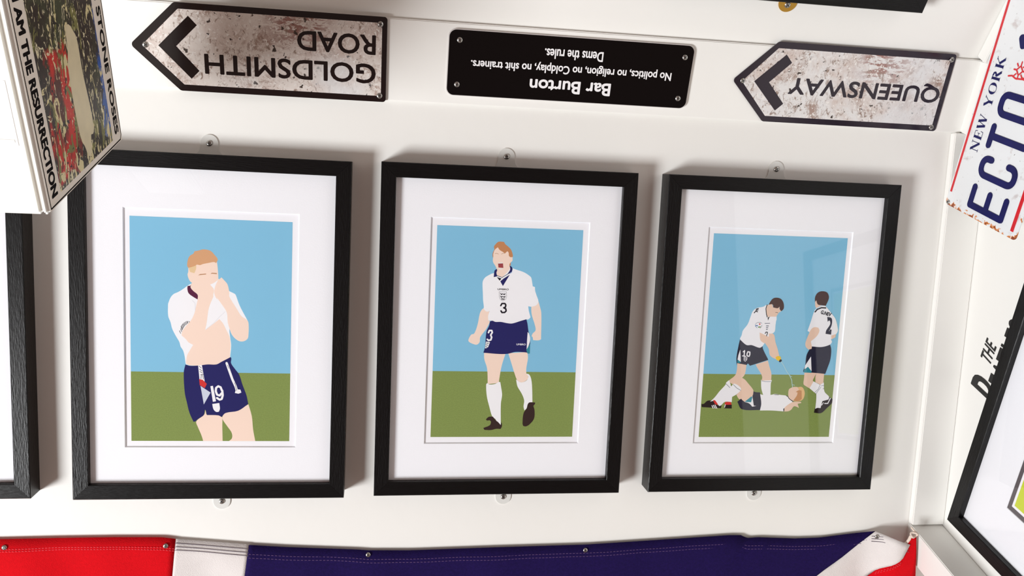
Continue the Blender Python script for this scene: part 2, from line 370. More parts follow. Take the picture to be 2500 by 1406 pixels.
# flat print of each picture: (p=patch / l=line, ink, line width, x,y pairs) in 1/100 mm about the frame centre
ART={
1:dict(rect=[-0.1031, -0.1507, 0.0989, 0.1452],mat=[-0.1096, -0.1577, 0.1066, 0.155],hor=-0.0572,items=[
('p','skin',0,[-2159,-12476,-1904,-12108,-1139,-11462,-970,-10821,-883,-11415,742,-11495,1129,-11768,1178,-13010,1231,-15067,-1259,-15067,-1474,-14310,-1988,-13025]),
('p','skin',0,[1172,-11768,1598,-11168,3231,-10788,4519,-9996,4966,-11605,5157,-13454,5451,-15067,2051,-15067,2437,-14668,2389,-13928,1867,-13099,1260,-12181]),
('p','white',0,[-3270,5722,-3704,5366,-4409,4888,-4950,4615,-5329,4174,-5628,3421,-5664,3222,-5649,1705,-5359,881,-5166,54,-4711,-910,-4255,-1737,-4124,-2293,-3797,-2847,-3600,-3684,-3502,-4526,-3404,-4735,2111,-3833,2253,-2030,2093,-766,2040,215,2338,502,4330,1319,3518,2839,3180,3597,2788,4699,2639,4859,1976,5187,873,5904,-2728,6025]),
('p','white',0,[-769,6199,50,6339,650,6759,818,5902,329,5024,-328,5005]),
('p','skin',0,[-3162,7553,-3243,7266,-3162,6812,-2945,6362,-2701,6140,-2836,5879,-2836,5506,-2564,5056,-1992,4613,-1992,3922,-1996,3873,-2159,3177,-2354,2271,-2681,1431,-3074,866,-3598,228,-3926,-336,-3992,-825,-3468,-1302,-3140,-1715,-2548,-2053,-2943,-2761,-3272,-3398,-3403,-4032,-3436,-4560,-3074,-4800,-2018,-4819,369,-4710,1233,-4307,2111,-3904,2126,-3020,2187,-2031,2047,-908,1609,65,1207,896,741,1444,83,870,-1036,-63,-841,988,-583,2872,4,4482,-53,4552,54,5304,-441,5979,51,6224,596,6643,565,7387,479,8415,394,9098,-3162,8521]),
('p','skin',0,[705,6703,978,6970,1364,6551,1695,6159,1863,5645,1977,4956,1982,4468,2920,2893,3525,1930,4330,1319,4471,551,4447,-505,4351,-1071,3885,-1433,3284,-1445,2680,-1035,2277,-481,2007,284,1803,1050,1663,2373,996,3469,399,4285,443,3989,111,4730,162,5595,542,6584]),
('p','blond',0,[-3108,8068,-2675,8253,-2160,8441,-2187,7984,-2403,7407,-2945,7560]),
('p','ginger',0,[-3162,8066,-3297,8403,-3189,9202,-2946,9665,-2513,9964,-2405,10251,-1865,10384,-1323,10545,-563,10459,-182,10217,92,9885,420,9498,503,9216,395,8984,314,8809,41,8943,-613,8807,-1319,8640,-1699,8485,-2079,8529,-2296,8380,-2675,8225]),
('p','brow',0,[-1941,7147,-1697,7315,-936,7408,-935,7294,-1642,7185]),
('p','brow',0,[-390,7368,-227,7534,401,7520,401,7371,-172,7410]),
('p','maroon',0,[-3243,5723,-2945,5761,-2728,5968,-2863,5735,-2836,5449,-2510,5057,-1992,4584,-1992,3980,-2509,4282,-3108,4753,-3270,5322]),
('l','ink',61,[-4253,-204,-4109,-563]),
('l','ink',61,[-4135,77,-3978,-337]),
('l','ink',61,[-4043,274,-3912,-127]),
('l','ink',61,[-3696,851,-3611,436]),
('l','ink',61,[-3598,923,-3500,543]),
('l','ink',61,[-3467,1009,-3389,636]),
('l','ink',61,[-3349,1068,-3284,736]),
('l','ink',61,[-3238,1070,-3192,828]),
('l','ink',61,[-3087,1074,-3009,937]),
('l','ink',55,[-4056,357,-3807,724,-3696,365,-3912,-22,-4056,357]),
('l','ink',44,[-3958,324,-3847,500,-3794,349,-3899,186,-3958,324]),
('l','shade',44,[-2683,3854,-2290,3450,-2289,2550]),
('l','shade',44,[1464,2438,740,1723,82,940,-971,8]),
('p','navy',0,[-3515,-4688,-3010,-4860,-1914,-4816,-731,-4644,372,-4626,1050,-4254,2197,-3603,2283,-3827,2244,-4415,2762,-5223,3281,-5942,3721,-7302,4249,-8760,4493,-9950,3231,-10880,1599,-11214,1086,-11768,657,-11542,-797,-11506,-970,-10821,-1055,-10776,-1139,-11371,-1309,-11647,-1989,-12109,-2244,-12385,-2500,-12432,-3010,-11201,-3348,-9747,-3601,-8479,-3726,-5771]),
('p','white',0,[-1914,-4771,-1450,-4709,-1278,-5735,-1081,-6954,-1742,-6664]),
('l','ink',61,[-1787,-4886,-1508,-5152]),
('l','ink',61,[-1745,-5291,-1363,-5556]),
('l','ink',61,[-1702,-5606,-1321,-5826]),
('l','ink',61,[-1616,-6056,-1252,-6006]),
('l','ink',61,[-1556,-6598,-1506,-6010]),
('l','ink',61,[-1251,-6639,-1320,-6052]),
('p','red',0,[-1785,-6628,-1319,-6731,-808,-7268,-1062,-7833,-1699,-7460]),
('p','pale',0,[-1614,-7550,-337,-8443,-1184,-10064]),
('p','white',0,[-357,-7580,-42,-7512,366,-9621,-35,-9698]),
('l','white',275,[1112,-8154,939,-7701,640,-7568,368,-7798,327,-8254,491,-8708,816,-8841,1113,-8473]),
('l','white',275,[1155,-8153,1218,-8791,1092,-9295,818,-9398,493,-9164]),
('p','white',0,[-119,-9991,778,-9846,867,-10623,740,-11037,398,-11067,54,-10721]),
('l','white',303,[1690,-4424,1994,-5325,2429,-6590,2864,-7586,2996,-8041]),
('p','white',0,[2767,-8455,2909,-7951,3468,-7990,3600,-8400,3214,-8560]),
('l','ink',50,[1802,-4694,1993,-5144]),
('l','ink',50,[2732,-7041,2908,-7677,2997,-8133]),
]),
2:dict(rect=[-0.0977, -0.1471, 0.1029, 0.1463],mat=[-0.1054, -0.1549, 0.1105, 0.1561],hor=-0.0536,items=[
('p','skin',0,[-2774,-2746,231,-2794,-192,-4313,-398,-5529,-552,-6966,-2086,-7151,-2261,-4940,-2695,-3649]),
('p','skin',0,[597,-2746,3297,-2538,3398,-3405,3233,-4886,3266,-5583,3620,-5755,3436,-6455,2677,-6898,2153,-6771,1578,-5511,1184,-4385]),
('p','skin',0,[-3048,3541,-2669,3112,-2271,3120,-2350,2390,-2290,1806,-2118,1663,-2303,1221,-2639,557,-3394,-555,-3441,-1216,-3789,-1589,-4299,-1523,-4889,-1238,-5008,-946,-4638,-208,-4246,-56,-3824,1194,-3592,2657,-3395,3170]),
('p','skin',0,[3534,3897,4222,4132,4407,4869,4751,3850,4979,2972,5122,-719,4759,-873,4017,-847,3924,-441,3769,-296,3899,76,4284,526,4135,1336,3710,2506,3569,3165]),
('p','ginger2',0,[-2054,10469,-2135,11080,-1934,11643,-2004,11974,-1741,12371,-1472,12630,-1139,12696,-633,12657,-452,12357,-104,12089,306,11712,553,11217,660,10717,557,10490,415,9870,404,9477,266,9417,-1132,9882]),
('p','white',0,[-1911,8349,-2571,8051,-3062,7702,-3323,7247,-3360,6741,-3248,5337,-3199,4627,-3054,3686,-3042,3396,-2666,3039,-2235,3121,-2423,2388,-2363,1805,-1816,1742,-1374,1604,-646,1617,311,1437,1042,1450,2127,1778,2924,2013,3216,2070,3497,2355,3238,3158,3094,3888,3574,3840,4225,4059,4495,4577,4155,5521,4164,5508,3966,6071,3913,6581,3594,6686,3372,7756,3188,8034,2311,8574,1162,8937,703,9093,490,8806,-710,7875,-1399,8194]),
('p','white',0,[266,9417,598,8922,402,8242,-475,7657,-813,7648,-499,8218]),
('p','skin',0,[-2046,10971,-1874,11533,-1470,11907,-1203,11554,-743,11289,-454,11103,-131,11420,47,11202,123,10757,411,10598,606,10660,628,10156,441,9927,254,9697,238,9417,309,9082,-61,8511,-707,7791,-1395,8110,-1527,8583,-1450,8753,-1670,9307,-2029,9856,-2075,10301,-2033,10637]),
('p','mouth',0,[-1350,9719,-667,9772,-582,9102,-1270,9139]),
('p','teeth',0,[-1356,9847,-740,9904,-676,9727,-1320,9681]),
('p','teeth',0,[-1298,9150,-1097,9032,-594,9113,-699,8931,-977,8867,-1206,8956]),
('l','brow',55,[-1825,11017,-1631,11084,-1336,10981]),
('l','brow',55,[-927,10994,-680,11124,-427,11115]),
('p','navy',0,[-1486,8948,-1759,8745,-1829,8407,-1860,7800,-1360,7943,-1520,8415,-1422,8754]),
('p','navy',0,[236,9445,524,9312,677,9036,610,8641,229,8322,-22,8259,321,8802,348,9083]),
('p','lightblue',0,[666,8923,643,8529,398,8326,256,8350,610,8641]),
('l','steel',88,[-1392,8026,-707,7791,171,8348]),
('p','ink',0,[-1440,7828,-785,7649,-1025,7333]),
('p','navy',0,[-937,7251,-475,7657,347,8212,-544,6613]),
('l','grey',44,[-1041,5801,-25,5825,41,5136,-89,4769,-443,4543,-815,4753,-975,5113,-1041,5801]),
('l','ink',88,[-851,5595,-737,5481,-558,5543,-338,5483,-159,5567]),
('l','ink',66,[-770,5401,-590,5441]),
('l','ink',66,[-407,5416,-176,5443]),
('l','ink',88,[-835,5232,-721,5118,-543,5181,-322,5120,-144,5204]),
('l','ink',66,[-754,5038,-575,5078]),
('l','ink',66,[-392,5053,-160,5080]),
('l','ink',88,[-677,4916,-606,4801,-500,4861,-366,4799,-261,4881]),
('l','ink',66,[-625,4720,-517,4759]),
('l','ink',66,[-407,4733,-269,4757]),
('l','ink',215,[-728,3895,-573,4190,-173,4199,-34,4005,-65,3712,-308,3598,-10,3458,46,3167,-142,2959,-520,2936,-668,3167]),
('p','navy',0,[-2139,1663,-1817,1779,-1374,1619,-647,1632,309,1466,969,1441,2125,1815,2922,2065,3097,1465,3296,362,3551,-373,3626,-2746,3065,-2604,1587,-2549,569,-2822,-603,-2873,-2873,-2717,-2685,-1941,-2555,265,-2225,1076]),
('p','white',0,[3189,286,3423,-5,3584,-743,3392,-1709,3155,-2158,3163,-749]),
('p','teal',0,[3611,-1335,3627,-2761,3293,-2750,3106,-2232,3396,-1783]),
('l','white',231,[-2273,108,-2161,403,-1834,409,-1750,132,-1954,-224,-1810,-530,-1904,-899,-2214,-992,-2402,-833]),
('p','white',0,[-2572,-1145,-2007,-1232,-2249,-1935,-2605,-2124,-2668,-2014]),
('l','ink',83,[-2491,-1349,-2197,-1404]),
('l','ink',83,[-2553,-1608,-2274,-1655]),
('l','ink',83,[-2594,-1866,-2381,-1907]),
('p','white',0,[-2298,-7196,-2136,-6978,-1871,-7193,-1018,-7100,-600,-6836,-343,-6834,-181,-7617,-7,-8665,-127,-9892,-12,-13017,-438,-12752,-809,-12135,-1255,-11783,-1744,-10336,-2147,-8851]),
('p','white',0,[1862,-6450,2326,-6770,2676,-6872,3356,-6587,3607,-6017,3268,-5627,3661,-5711,3996,-6363,4184,-7589,4330,-9743,3857,-9877,3542,-10584,3251,-10894,3094,-10321,3141,-9440,2749,-8475,2096,-7427]),
('p','boot',0,[-2142,-12180,-1769,-11828,-1169,-11783,-714,-12355,-448,-12531,-40,-12973,71,-12531,158,-13149,-15,-13565,-664,-13546,-1348,-13722,-2297,-13695,-2454,-13413,-1549,-13016,-1396,-12532,-1578,-12312,-2006,-12356]),
('p','boot',0,[3936,-9719,4678,-9742,4730,-9918,4483,-10228,4692,-10935,4659,-12086,4085,-12885,3576,-13195,3180,-13133,3060,-12796,3139,-11292,3542,-10584,3687,-9966]),
]),
3:dict(rect=[-0.0991, -0.1485, 0.1039, 0.1479],mat=[-0.1069, -0.1563, 0.1096, 0.1558],hor=-0.0545,items=[
('p','skin3',0,[-4904,-3836,-4223,-3798,-3468,-4030,-3513,-4816,-3639,-5543,-4004,-6031,-4374,-6459,-5263,-7012,-5920,-6593,-5997,-6413,-5067,-5618,-4884,-4831]),
('p','skin3',0,[-2084,-3983,-241,-3386,78,-4291,472,-5319,514,-6354,-935,-6367,-907,-5819,-1224,-5215,-1721,-4554]),
('p','white3',0,[-1045,-6186,-935,-6367,572,-6293,617,-6231,594,-6536,515,-6720,621,-8614,-485,-8621,-896,-7524]),
('l','steel',55,[-930,-6416,-418,-6515,559,-6506]),
('p','boot3',0,[-9871,-9921,-9503,-9889,-9041,-9462,-8489,-9386,-8045,-9518,-7381,-10061,-6876,-10150,-6746,-10058,-6846,-10528,-9773,-10388]),
('p','white3',0,[-5940,-6352,-6345,-6718,-6414,-7021,-7293,-8057,-7907,-8910,-8568,-9569,-7987,-9469,-7122,-10182,-6354,-8901,-5495,-7984,-5632,-7075]),
('l','steel',66,[-6330,-6912,-5690,-7500]),
('p','skin3',0,[-4035,-6031,-3583,-6209,-3036,-6750,-2120,-7777,-2078,-8265,-2180,-8692,-3299,-9566,-3764,-9251,-4213,-9132,-4639,-8525,-4007,-7852,-5134,-7071,-4997,-6464]),
('p','white3',0,[-5326,-7012,-5122,-6841,-4573,-7067,-4033,-7548,-4026,-7852,-4644,-8464,-5269,-8833,-5266,-9625,-6299,-9581,-6878,-10120,-7120,-10212,-7328,-9939,-6404,-8294,-5664,-7439]),
('l','steel',66,[-5232,-7011,-4660,-7523,-4051,-7852]),
('p','red',0,[-8155,-9306,-7809,-9365,-7395,-9879,-7412,-10061,-7828,-9911]),
('l','white3',121,[-8243,-10156,-8026,-10539]),
('l','white3',121,[-8030,-10095,-7716,-10537]),
('l','white3',121,[-7785,-10063,-7466,-10549]),
('p','red',0,[-6338,-9874,-6205,-9587,-5426,-9583,-5225,-10051,-6260,-10068]),
('p','boot3',0,[-6325,-10026,-5229,-10003,-5182,-10576,-6345,-10556]),
('l','white3',110,[-6296,-10391,-6216,-9995]),
('p','dark3',0,[-4409,-9559,-3860,-9081,-3365,-9524,-2635,-9245,-2054,-7960,-1791,-8092,-1032,-8135,-686,-9785,-788,-10780,-3645,-10668]),
('p','skin3',0,[-3860,-9081,-3299,-9566,-2180,-8692,-2061,-8021,-2708,-7660,-3909,-8277]),
('p','white3',0,[-3297,-9584,-2182,-8662,-1836,-10128,-1436,-10157,-2042,-10294,-2588,-9795]),
('p','teal',0,[-3299,-9566,-2303,-8724,-2151,-8875,-2289,-9622]),
('p','skin3',0,[3385,-7699,3723,-7416,4075,-7287,4732,-7303,5267,-7544,5346,-8387,4273,-9414,3578,-8996,3396,-8611]),
('p','blond3',0,[4734,-7324,5387,-7277,5798,-7751,5946,-8383,5712,-9160,5082,-9459,4273,-9414,5047,-9093,5273,-8388]),
('p','brown3',0,[4510,-8041,4923,-7772,5403,-7824,5545,-9090,5077,-9410,4230,-9344,4709,-8602,4808,-8110]),
('p','white3',0,[-1006,-8394,-527,-8510,556,-8503,913,-8451,1267,-8365,2075,-8479,3254,-8647,3581,-9031,4174,-9520,2919,-10548,2885,-10978,983,-10851,-826,-10857,-700,-9826]),
('l','ink',99,[3107,-8627,3333,-8716,3545,-9031,4207,-9485]),
('l','ink',66,[1203,-8449,1859,-8494]),
('p','skin3',0,[2916,-10512,3586,-9876,4284,-9534,5454,-9528,5528,-9690,4969,-9813,5233,-10447,4714,-10223,4385,-10224,4029,-10720,3612,-10947,2923,-10992]),
('p','ink',0,[2791,-10583,2971,-10477,2970,-10949,2849,-10978]),
('p','dark3',0,[-4779,-368,-3623,-1081,-2866,-1029,-1731,-1419,-1282,-1208,-1105,-1778,-188,-3281,-2934,-4193,-3260,-3853,-3452,-4076,-4912,-3815,-4949,-4176,-5091,-2976,-4892,-1019]),
('p','skin3',0,[-1922,777,41,649,406,370,664,-606,1102,-1663,1475,-2767,980,-3160,359,-2905,-62,-2500,-262,-1683,-936,-795,-1346,-964,-1763,-74]),
('p','white3',0,[-1178,4816,-1657,4507,-2650,4283,-3196,3788,-3463,2976,-3794,1919,-4468,935,-4581,285,-4809,-206,-4646,-447,-3701,-1147,-2942,-1136,-1722,-1517,-1315,-1315,-997,-877,-1650,-398,-1877,738,-422,111,-465,599,43,625,423,941,461,1837,504,3056,409,3176,-660,2790,-1019,3025]),
('p','white3',0,[-1034,3187,475,3380,565,2571,-800,2462]),
('p','skin3',0,[-1126,4704,-841,4824,-343,4940,-127,4419,557,4354,835,4562,868,4199,1149,3921,789,3670,567,3301,433,3095,-558,3075,-805,2989,-1070,3591,-1166,4397]),
('p','hair3',0,[-857,4823,-629,5296,-247,5748,335,5867,944,5696,1324,5260,1503,4698,1462,4211,1150,3905,911,4199,834,4578,559,4337,-129,4444,-173,4742,-341,4916]),
('l','ink',55,[291,3725,486,3729,664,3643]),
('l','ink',121,[-1091,4786,-1228,4234,-1072,3429,-918,3027]),
('p','ink',0,[-504,3133,-678,2992,-842,2932,-759,2479,-660,2790]),
('l','steel',88,[-1189,2074,-446,2104]),
('l','steel',121,[-929,1713,-615,1719]),
('l','steel',121,[-905,1446,-676,1450]),
('l','steel',121,[-882,1186,-734,1189]),
('l','ink',121,[-1026,606,-892,820,-686,791,-699,555,-774,252]),
('p','red',0,[-2100,2032,-1953,2091,-1841,1972,-1913,1833,-2050,1855]),
('l','blue3',121,[-2551,1683,-2389,1767,-2256,1689]),
('l','green3',165,[-2113,1505,-1863,1550]),
('l','steel',55,[-2580,2023,-2299,2190,-1965,2229,-1656,2081]),
('l','steel',55,[-1631,1798,-1694,1553,-1888,1346]),
('l','blue3',55,[-2632,1941,-2587,1617,-2315,1395]),
('l','ink',165,[-2678,4122,-2390,4208]),
('l','ink',121,[-2706,3960,-2390,4007]),
('l','ink',143,[-2944,3592,-2714,3863,-2476,3739]),
('p','yellow',0,[884,-2857,1197,-2713,1644,-2740,1773,-3215,1432,-3425,1074,-3249]),
('p','ink',0,[1420,-3483,1624,-3176,1887,-3239,1885,-3502,1605,-3629]),
('p','white3',0,[-4615,-1812,-4378,-3637,-4913,-3301,-4841,-2647]),
('p','teal',0,[-4914,-3284,-4359,-3661,-4492,-3786,-4897,-3791]),
('l','white3',165,[-4140,-2148,-3944,-1966,-3970,-2758]),
('l','white3',143,[-4200,-2744,-3714,-2795]),
('l','white3',176,[-3433,-2121,-3123,-2174,-3100,-2542,-3181,-2788,-3480,-2751,-3547,-2466,-3433,-2121]),
('l','white3',66,[-3957,-2921,-3478,-2980,-3478,-3282,-3709,-3547,-3936,-3370,-3957,-2921]),
('l','white3',66,[-3943,-3084,-3490,-3135]),
('l','white3',66,[-3929,-3247,-3492,-3307]),
('l','water',88,[1842,-3530,2254,-4081,2764,-4910,3336,-5601,3728,-6296,3816,-6855,3920,-7344]),
('l','water',66,[3336,-5601,3676,-5737]),
('l','water',66,[3822,-6925,4233,-7026]),
('p','skin3',0,[5584,-5124,7484,-5104,6989,-6266,7156,-6475,6614,-7478,5957,-7118,5602,-6840,5595,-5999]),
('p','skin3',0,[7484,-5104,8694,-5232,8704,-6532,8745,-7095,7441,-6543,7359,-5701]),
('p','boot3',0,[9806,-8712,10389,-9063,10389,-9630,9598,-10486,8782,-11213,7653,-11146,7748,-10458,8626,-10383,8821,-9355,9756,-9102]),
('p','white3',0,[7136,-6419,8213,-6923,8767,-6567,9013,-7940,9806,-8712,9760,-9137,8824,-9390,8633,-10454,8113,-10421,7819,-10578,7766,-8372,7445,-8092,6613,-7464]),
('l','steel',61,[8217,-6959,7985,-7594,7481,-8091]),
('l','steel',55,[8448,-7062,8850,-7038]),
('l','steel',55,[8391,-7239,7686,-8301]),
('l','ink',55,[8713,-7518,8933,-7503]),
('l','white3',143,[9228,-9742,9709,-9740,10038,-8958]),
('l','white3',110,[8773,-9993,8996,-9637]),
('p','dark3',0,[6274,-1187,7877,-1202,9159,-830,9440,-1571,9451,-3086,9136,-4350,8860,-5279,7453,-5154,5392,-5021,5372,-4812,5591,-4042,5663,-2509]),
('p','white3',0,[6373,-2694,6672,-4882,6049,-4260,5536,-4615,5591,-4042]),
('p','teal',0,[5506,-4685,6047,-4232,6672,-4882,6661,-5148,5433,-5070]),
('p','white3',0,[6298,4057,7212,4733,7859,4802,8397,4334,9130,3574,9693,2887,10220,1338,10170,1025,9922,614,9250,-85,9470,-473,9165,-885,7883,-1257,6315,-1186,5790,870,5465,1097,5870,2578,6099,3589]),
('p','skin3',0,[6178,5712,6433,5603,6676,5030,7235,4911,6501,4486,6328,4752]),
('p','hair3',0,[6212,5366,6161,6058,6450,6680,7074,6964,7903,6831,8263,6339,8292,5800,7936,4850,7274,4928,6693,5030,6389,5640]),
('l','ink',198,[6377,3919,6683,4297,7311,4558,7967,4541]),
('l','white3',77,[6278,4095,6582,4488,7283,4835,7857,4825]),
('p','skin3',0,[5790,870,6064,1418,6529,1676,7109,1609,7320,1130,6986,346,6121,-448,6360,-1225,6351,-1553,5871,-1677,5419,-1239,5319,-617]),
('p','skin3',0,[9929,708,9919,239,9333,-99,9211,461]),
('p','dark3',0,[8327,3224,8947,3105,9150,2720,9129,1942,8816,1118,8880,1135,8939,1377,9204,1359,9197,602,8313,719,8378,1227,8883,2093,8833,2598,8657,2711,8482,2490]),
]),
}
# ---------------------------------------------------------------- planes of the room (camera height = 0 here, EYE is added on placing)
AL = -0.287838
EU = Vector((1, 0, 0)); EV = Vector((0, -sin(AL), cos(AL))); EN = EU.cross(EV)       # picture wall, leaning back towards the top
WALL_D = -(1.13 + 0.0306)
def wall_mat(u, v, off=0.0, th=0.0):
    o = EN*(WALL_D+off) + EU*u + EV*v
    c, s = cos(th), sin(th)
    return frame_mat(o, EU*c+EV*s, EV*c-EU*s, EN)
CREASE_Y, CREASE_Z = 1.1395, -0.2390
BE = radians(17)
TO = Vector((0, 1.140, -0.1335)); TV = Vector((0, -sin(BE), cos(BE))); TN = EU.cross(TV)
def top_mat(x, v, off=0.0): return frame_mat(TO+EU*x+TV*v+TN*off, EU, TV, TN)
X, Y, Z = Vector((1, 0, 0)), Vector((0, 1, 0)), Vector((0, 0, 1))
RX = 0.8735                                   # right-hand wall
v_crease = Vector((0, CREASE_Y, CREASE_Z)).dot(EV)

# ---------------------------------------------------------------- setting
bm = bmesh.new(); add_box(bm, (-1.6, -1.05, -0.03), (RX, v_crease, 0))
structure(bm_obj('wall_back', bm, M['paint'])).matrix_world = wall_mat(0, 0)
bm = bmesh.new(); add_box(bm, (-1.6, -0.1065, -0.03), (RX+0.0, 0.0, 0.0))
structure(bm_obj('wall_middle', bm, M['paint'])).matrix_world = frame_mat((0, CREASE_Y, -0.1325), X, Z, -Y)
bm = bmesh.new(); add_box(bm, (-1.6, 0.0, -0.03), (RX, 0.75, 0.0))
structure(bm_obj('wall_upper', bm, M['paint'])).matrix_world = top_mat(0, 0)
bm = bmesh.new(); add_box(bm, (0.2, -1.25, -0.03), (1.42, 0.6, 0))
structure(bm_obj('wall_right', bm, M['paint'])).matrix_world = frame_mat((RX, 0, 0), Y, Z, -X)

def trim(name, bm, mw, m='gloss', bev=0.0012):
    bmesh.ops.recalc_face_normals(bm, faces=bm.faces)
    bmesh.ops.bevel(bm, geom=bm.edges[:], offset=bev, segments=2, affect='EDGES')
    o = bm_obj(name, bm, M[m]); o.matrix_world = mw; return structure(o)
# flat board that carries the signs, running across where the wall changes slope
bm = bmesh.new(); add_box(bm, (-1.6, -0.2385, 0.0), (0.8325, -0.1335, 0.0055))
trim('trim_1', bm, frame_mat((0, CREASE_Y, 0), X, Z, -Y))
# its return along the right wall
bm = bmesh.new(); add_box(bm, (0.80, -0.2370, 0.0), (1.139, -0.1345, 0.043))
trim('trim_2', bm, frame_mat((RX, 0, 0), Y, Z, -X))
# corner batten on the picture wall
bm = bmesh.new(); add_box(bm, (0.82, -0.5065, 0.0), (RX, v_crease-0.001, 0.011))
trim('trim_3', bm, wall_mat(0, 0))
# corner batten on the upper wall
bm = bmesh.new(); add_box(bm, (0.8255, 0.004, 0.0), (RX, 0.7, 0.020))
trim('trim_4', bm, top_mat(0, 0))
# thick rail along the foot of the right wall
bm = bmesh.new(); add_box(bm, (0.30, -0.862, 0.0), (0.985, -0.8145, 0.0535))
trim('trim_5', bm, frame_mat((RX, 0, 0), Y, Z, -X))
# (the box hanging at the upper left is seen edge-on; its side runs towards the wall)
SX = 0.988
def side_pt(s, t):          # s: 0 near edge .. 1 far edge, t metres up; the side of the bulkhead
    y = 0.8651+s*(1.1256-0.8651)-0.141*t; z = -0.3175+s*0.0102+0.99*t
    return y*SX, z*SX

# ---------------------------------------------------------------- picture frames
FW, FH, RW, FD = 0.3470, 0.4546, 0.0197, 0.0306
def rail_mesh(L, horiz, flip):
    """mitred rail, outer edge on the frame outline; built round the frame centre"""
    h = L/2; o = (FH if horiz else FW)/2
    def P(t, d): return (t, -o+d) if horiz else (-o+d, t)
    out = []
    prof = [(0.0, 0.0), (0.0, FD-0.001), (0.0010, FD), (RW-0.0008, FD), (RW, FD-0.0008), (RW, 0.0)]
    bm = bmesh.new(); rings = []
    for sgn in (-1, 1):
        ring = []
        for d, z in prof:
            x, y = P(sgn*(h-d-0.00012), d)
            if flip: x, y = -x, -y
            ring.append(bm.verts.new((x, y, z)))
        rings.append(ring)
    n = len(prof)
    for i in range(n):
        j = (i+1) % n
        bm.faces.new((rings[0][i], rings[0][j], rings[1][j], rings[1][i]))
    bm.faces.new(rings[0]); bm.faces.new(rings[1][::-1])
    bmesh.ops.recalc_face_normals(bm, faces=bm.faces)
    return bm
RAILS = []
for horiz in (False, True):
    for flip in (False, True):
        bm = rail_mesh(FW if horiz else FH, horiz, flip)
        me = bpy.data.meshes.new('rail'); bm.normal_update(); bm.to_mesh(me); bm.free()
        me.materials.append(M['wood_h' if horiz else 'wood_v']); RAILS.append(me)
GZ = FD-0.0072
bm = bmesh.new(); add_box(bm, (-FW/2+RW-.001, -FH/2+RW-.001, GZ), (FW/2-RW+.001, FH/2-RW+.001, GZ+0.0008))
GLASS = bpy.data.meshes.new('glass'); bm.to_mesh(GLASS); bm.free(); GLASS.materials.append(M['glass'])
def tab_mesh():
    bm = bmesh.new()
    pts = [(-0.019, 0), (-0.0155, 0.002), (-0.0125, 0.006), (-0.0112, 0.012)]
    pts += [(0.0112*cos(a), 0.0155+0.0112*sin(a)) for a in [pi-k*pi/12 for k in range(0, 13)]]
    pts += [(0.0112, 0.012), (0.0125, 0.006), (0.0155, 0.002), (0.019, 0)]
    add_prism(bm, pts, 0.0, 0.0014)
    me = bpy.data.meshes.new('hanging_tab'); bm.normal_update(); bm.to_mesh(me); bm.free(); me.materials.append(M['tab']); return me
TAB = tab_mesh()

def mat_board(parent, op, m='board', z=0.022):
    """window mount with a bevelled opening"""
    x0, y0, x1, y1 = op; X1, Y1 = FW/2-RW+.002, FH/2-RW+.002; b = 0.0012
    bm = bmesh.new()
    o = [(-X1, -Y1), (X1, -Y1), (X1, Y1), (-X1, Y1)]; i = [(x0-b, y0-b), (x1+b, y0-b), (x1+b, y1+b), (x0-b, y1+b)]; k = [(x0, y0), (x1, y0), (x1, y1), (x0, y1)]
    O = [bm.verts.new((*p, z)) for p in o]; I = [bm.verts.new((*p, z)) for p in i]; K = [bm.verts.new((*p, z-0.0020)) for p in k]
    for a in range(4):
        c = (a+1) % 4
        bm.faces.new((O[a], O[c], I[c], I[a])); bm.faces.new((I[a], I[c], K[c], K[a]))
    bm_obj('mount', bm, M[m], parent)
    bm = bmesh.new(); add_box(bm, (-X1, -Y1, 0.010), (X1, Y1, z-0.0021))
    bm_obj('backing', bm, M['paper'], parent)

def picture_frame(mw, tabs=()):
    root = empty('picture_frame', mw)
    for me in RAILS:
        o = bpy.data.objects.new('rail', me); COL.objects.link(o); o.parent = root
    for (x, side) in tabs:
        t = bpy.data.objects.new('hanging_tab', TAB); COL.objects.link(t); t.parent = root
        t.location = (x, side*(FH/2-0.001), 0.0001); t.rotation_euler = (0, 0, 0 if side > 0 else pi)
        screw(t, 0, 0.0155, 0.0014, 1.0, x*40)
    o = bpy.data.objects.new('glass', GLASS); COL.objects.link(o); o.parent = root
    return root

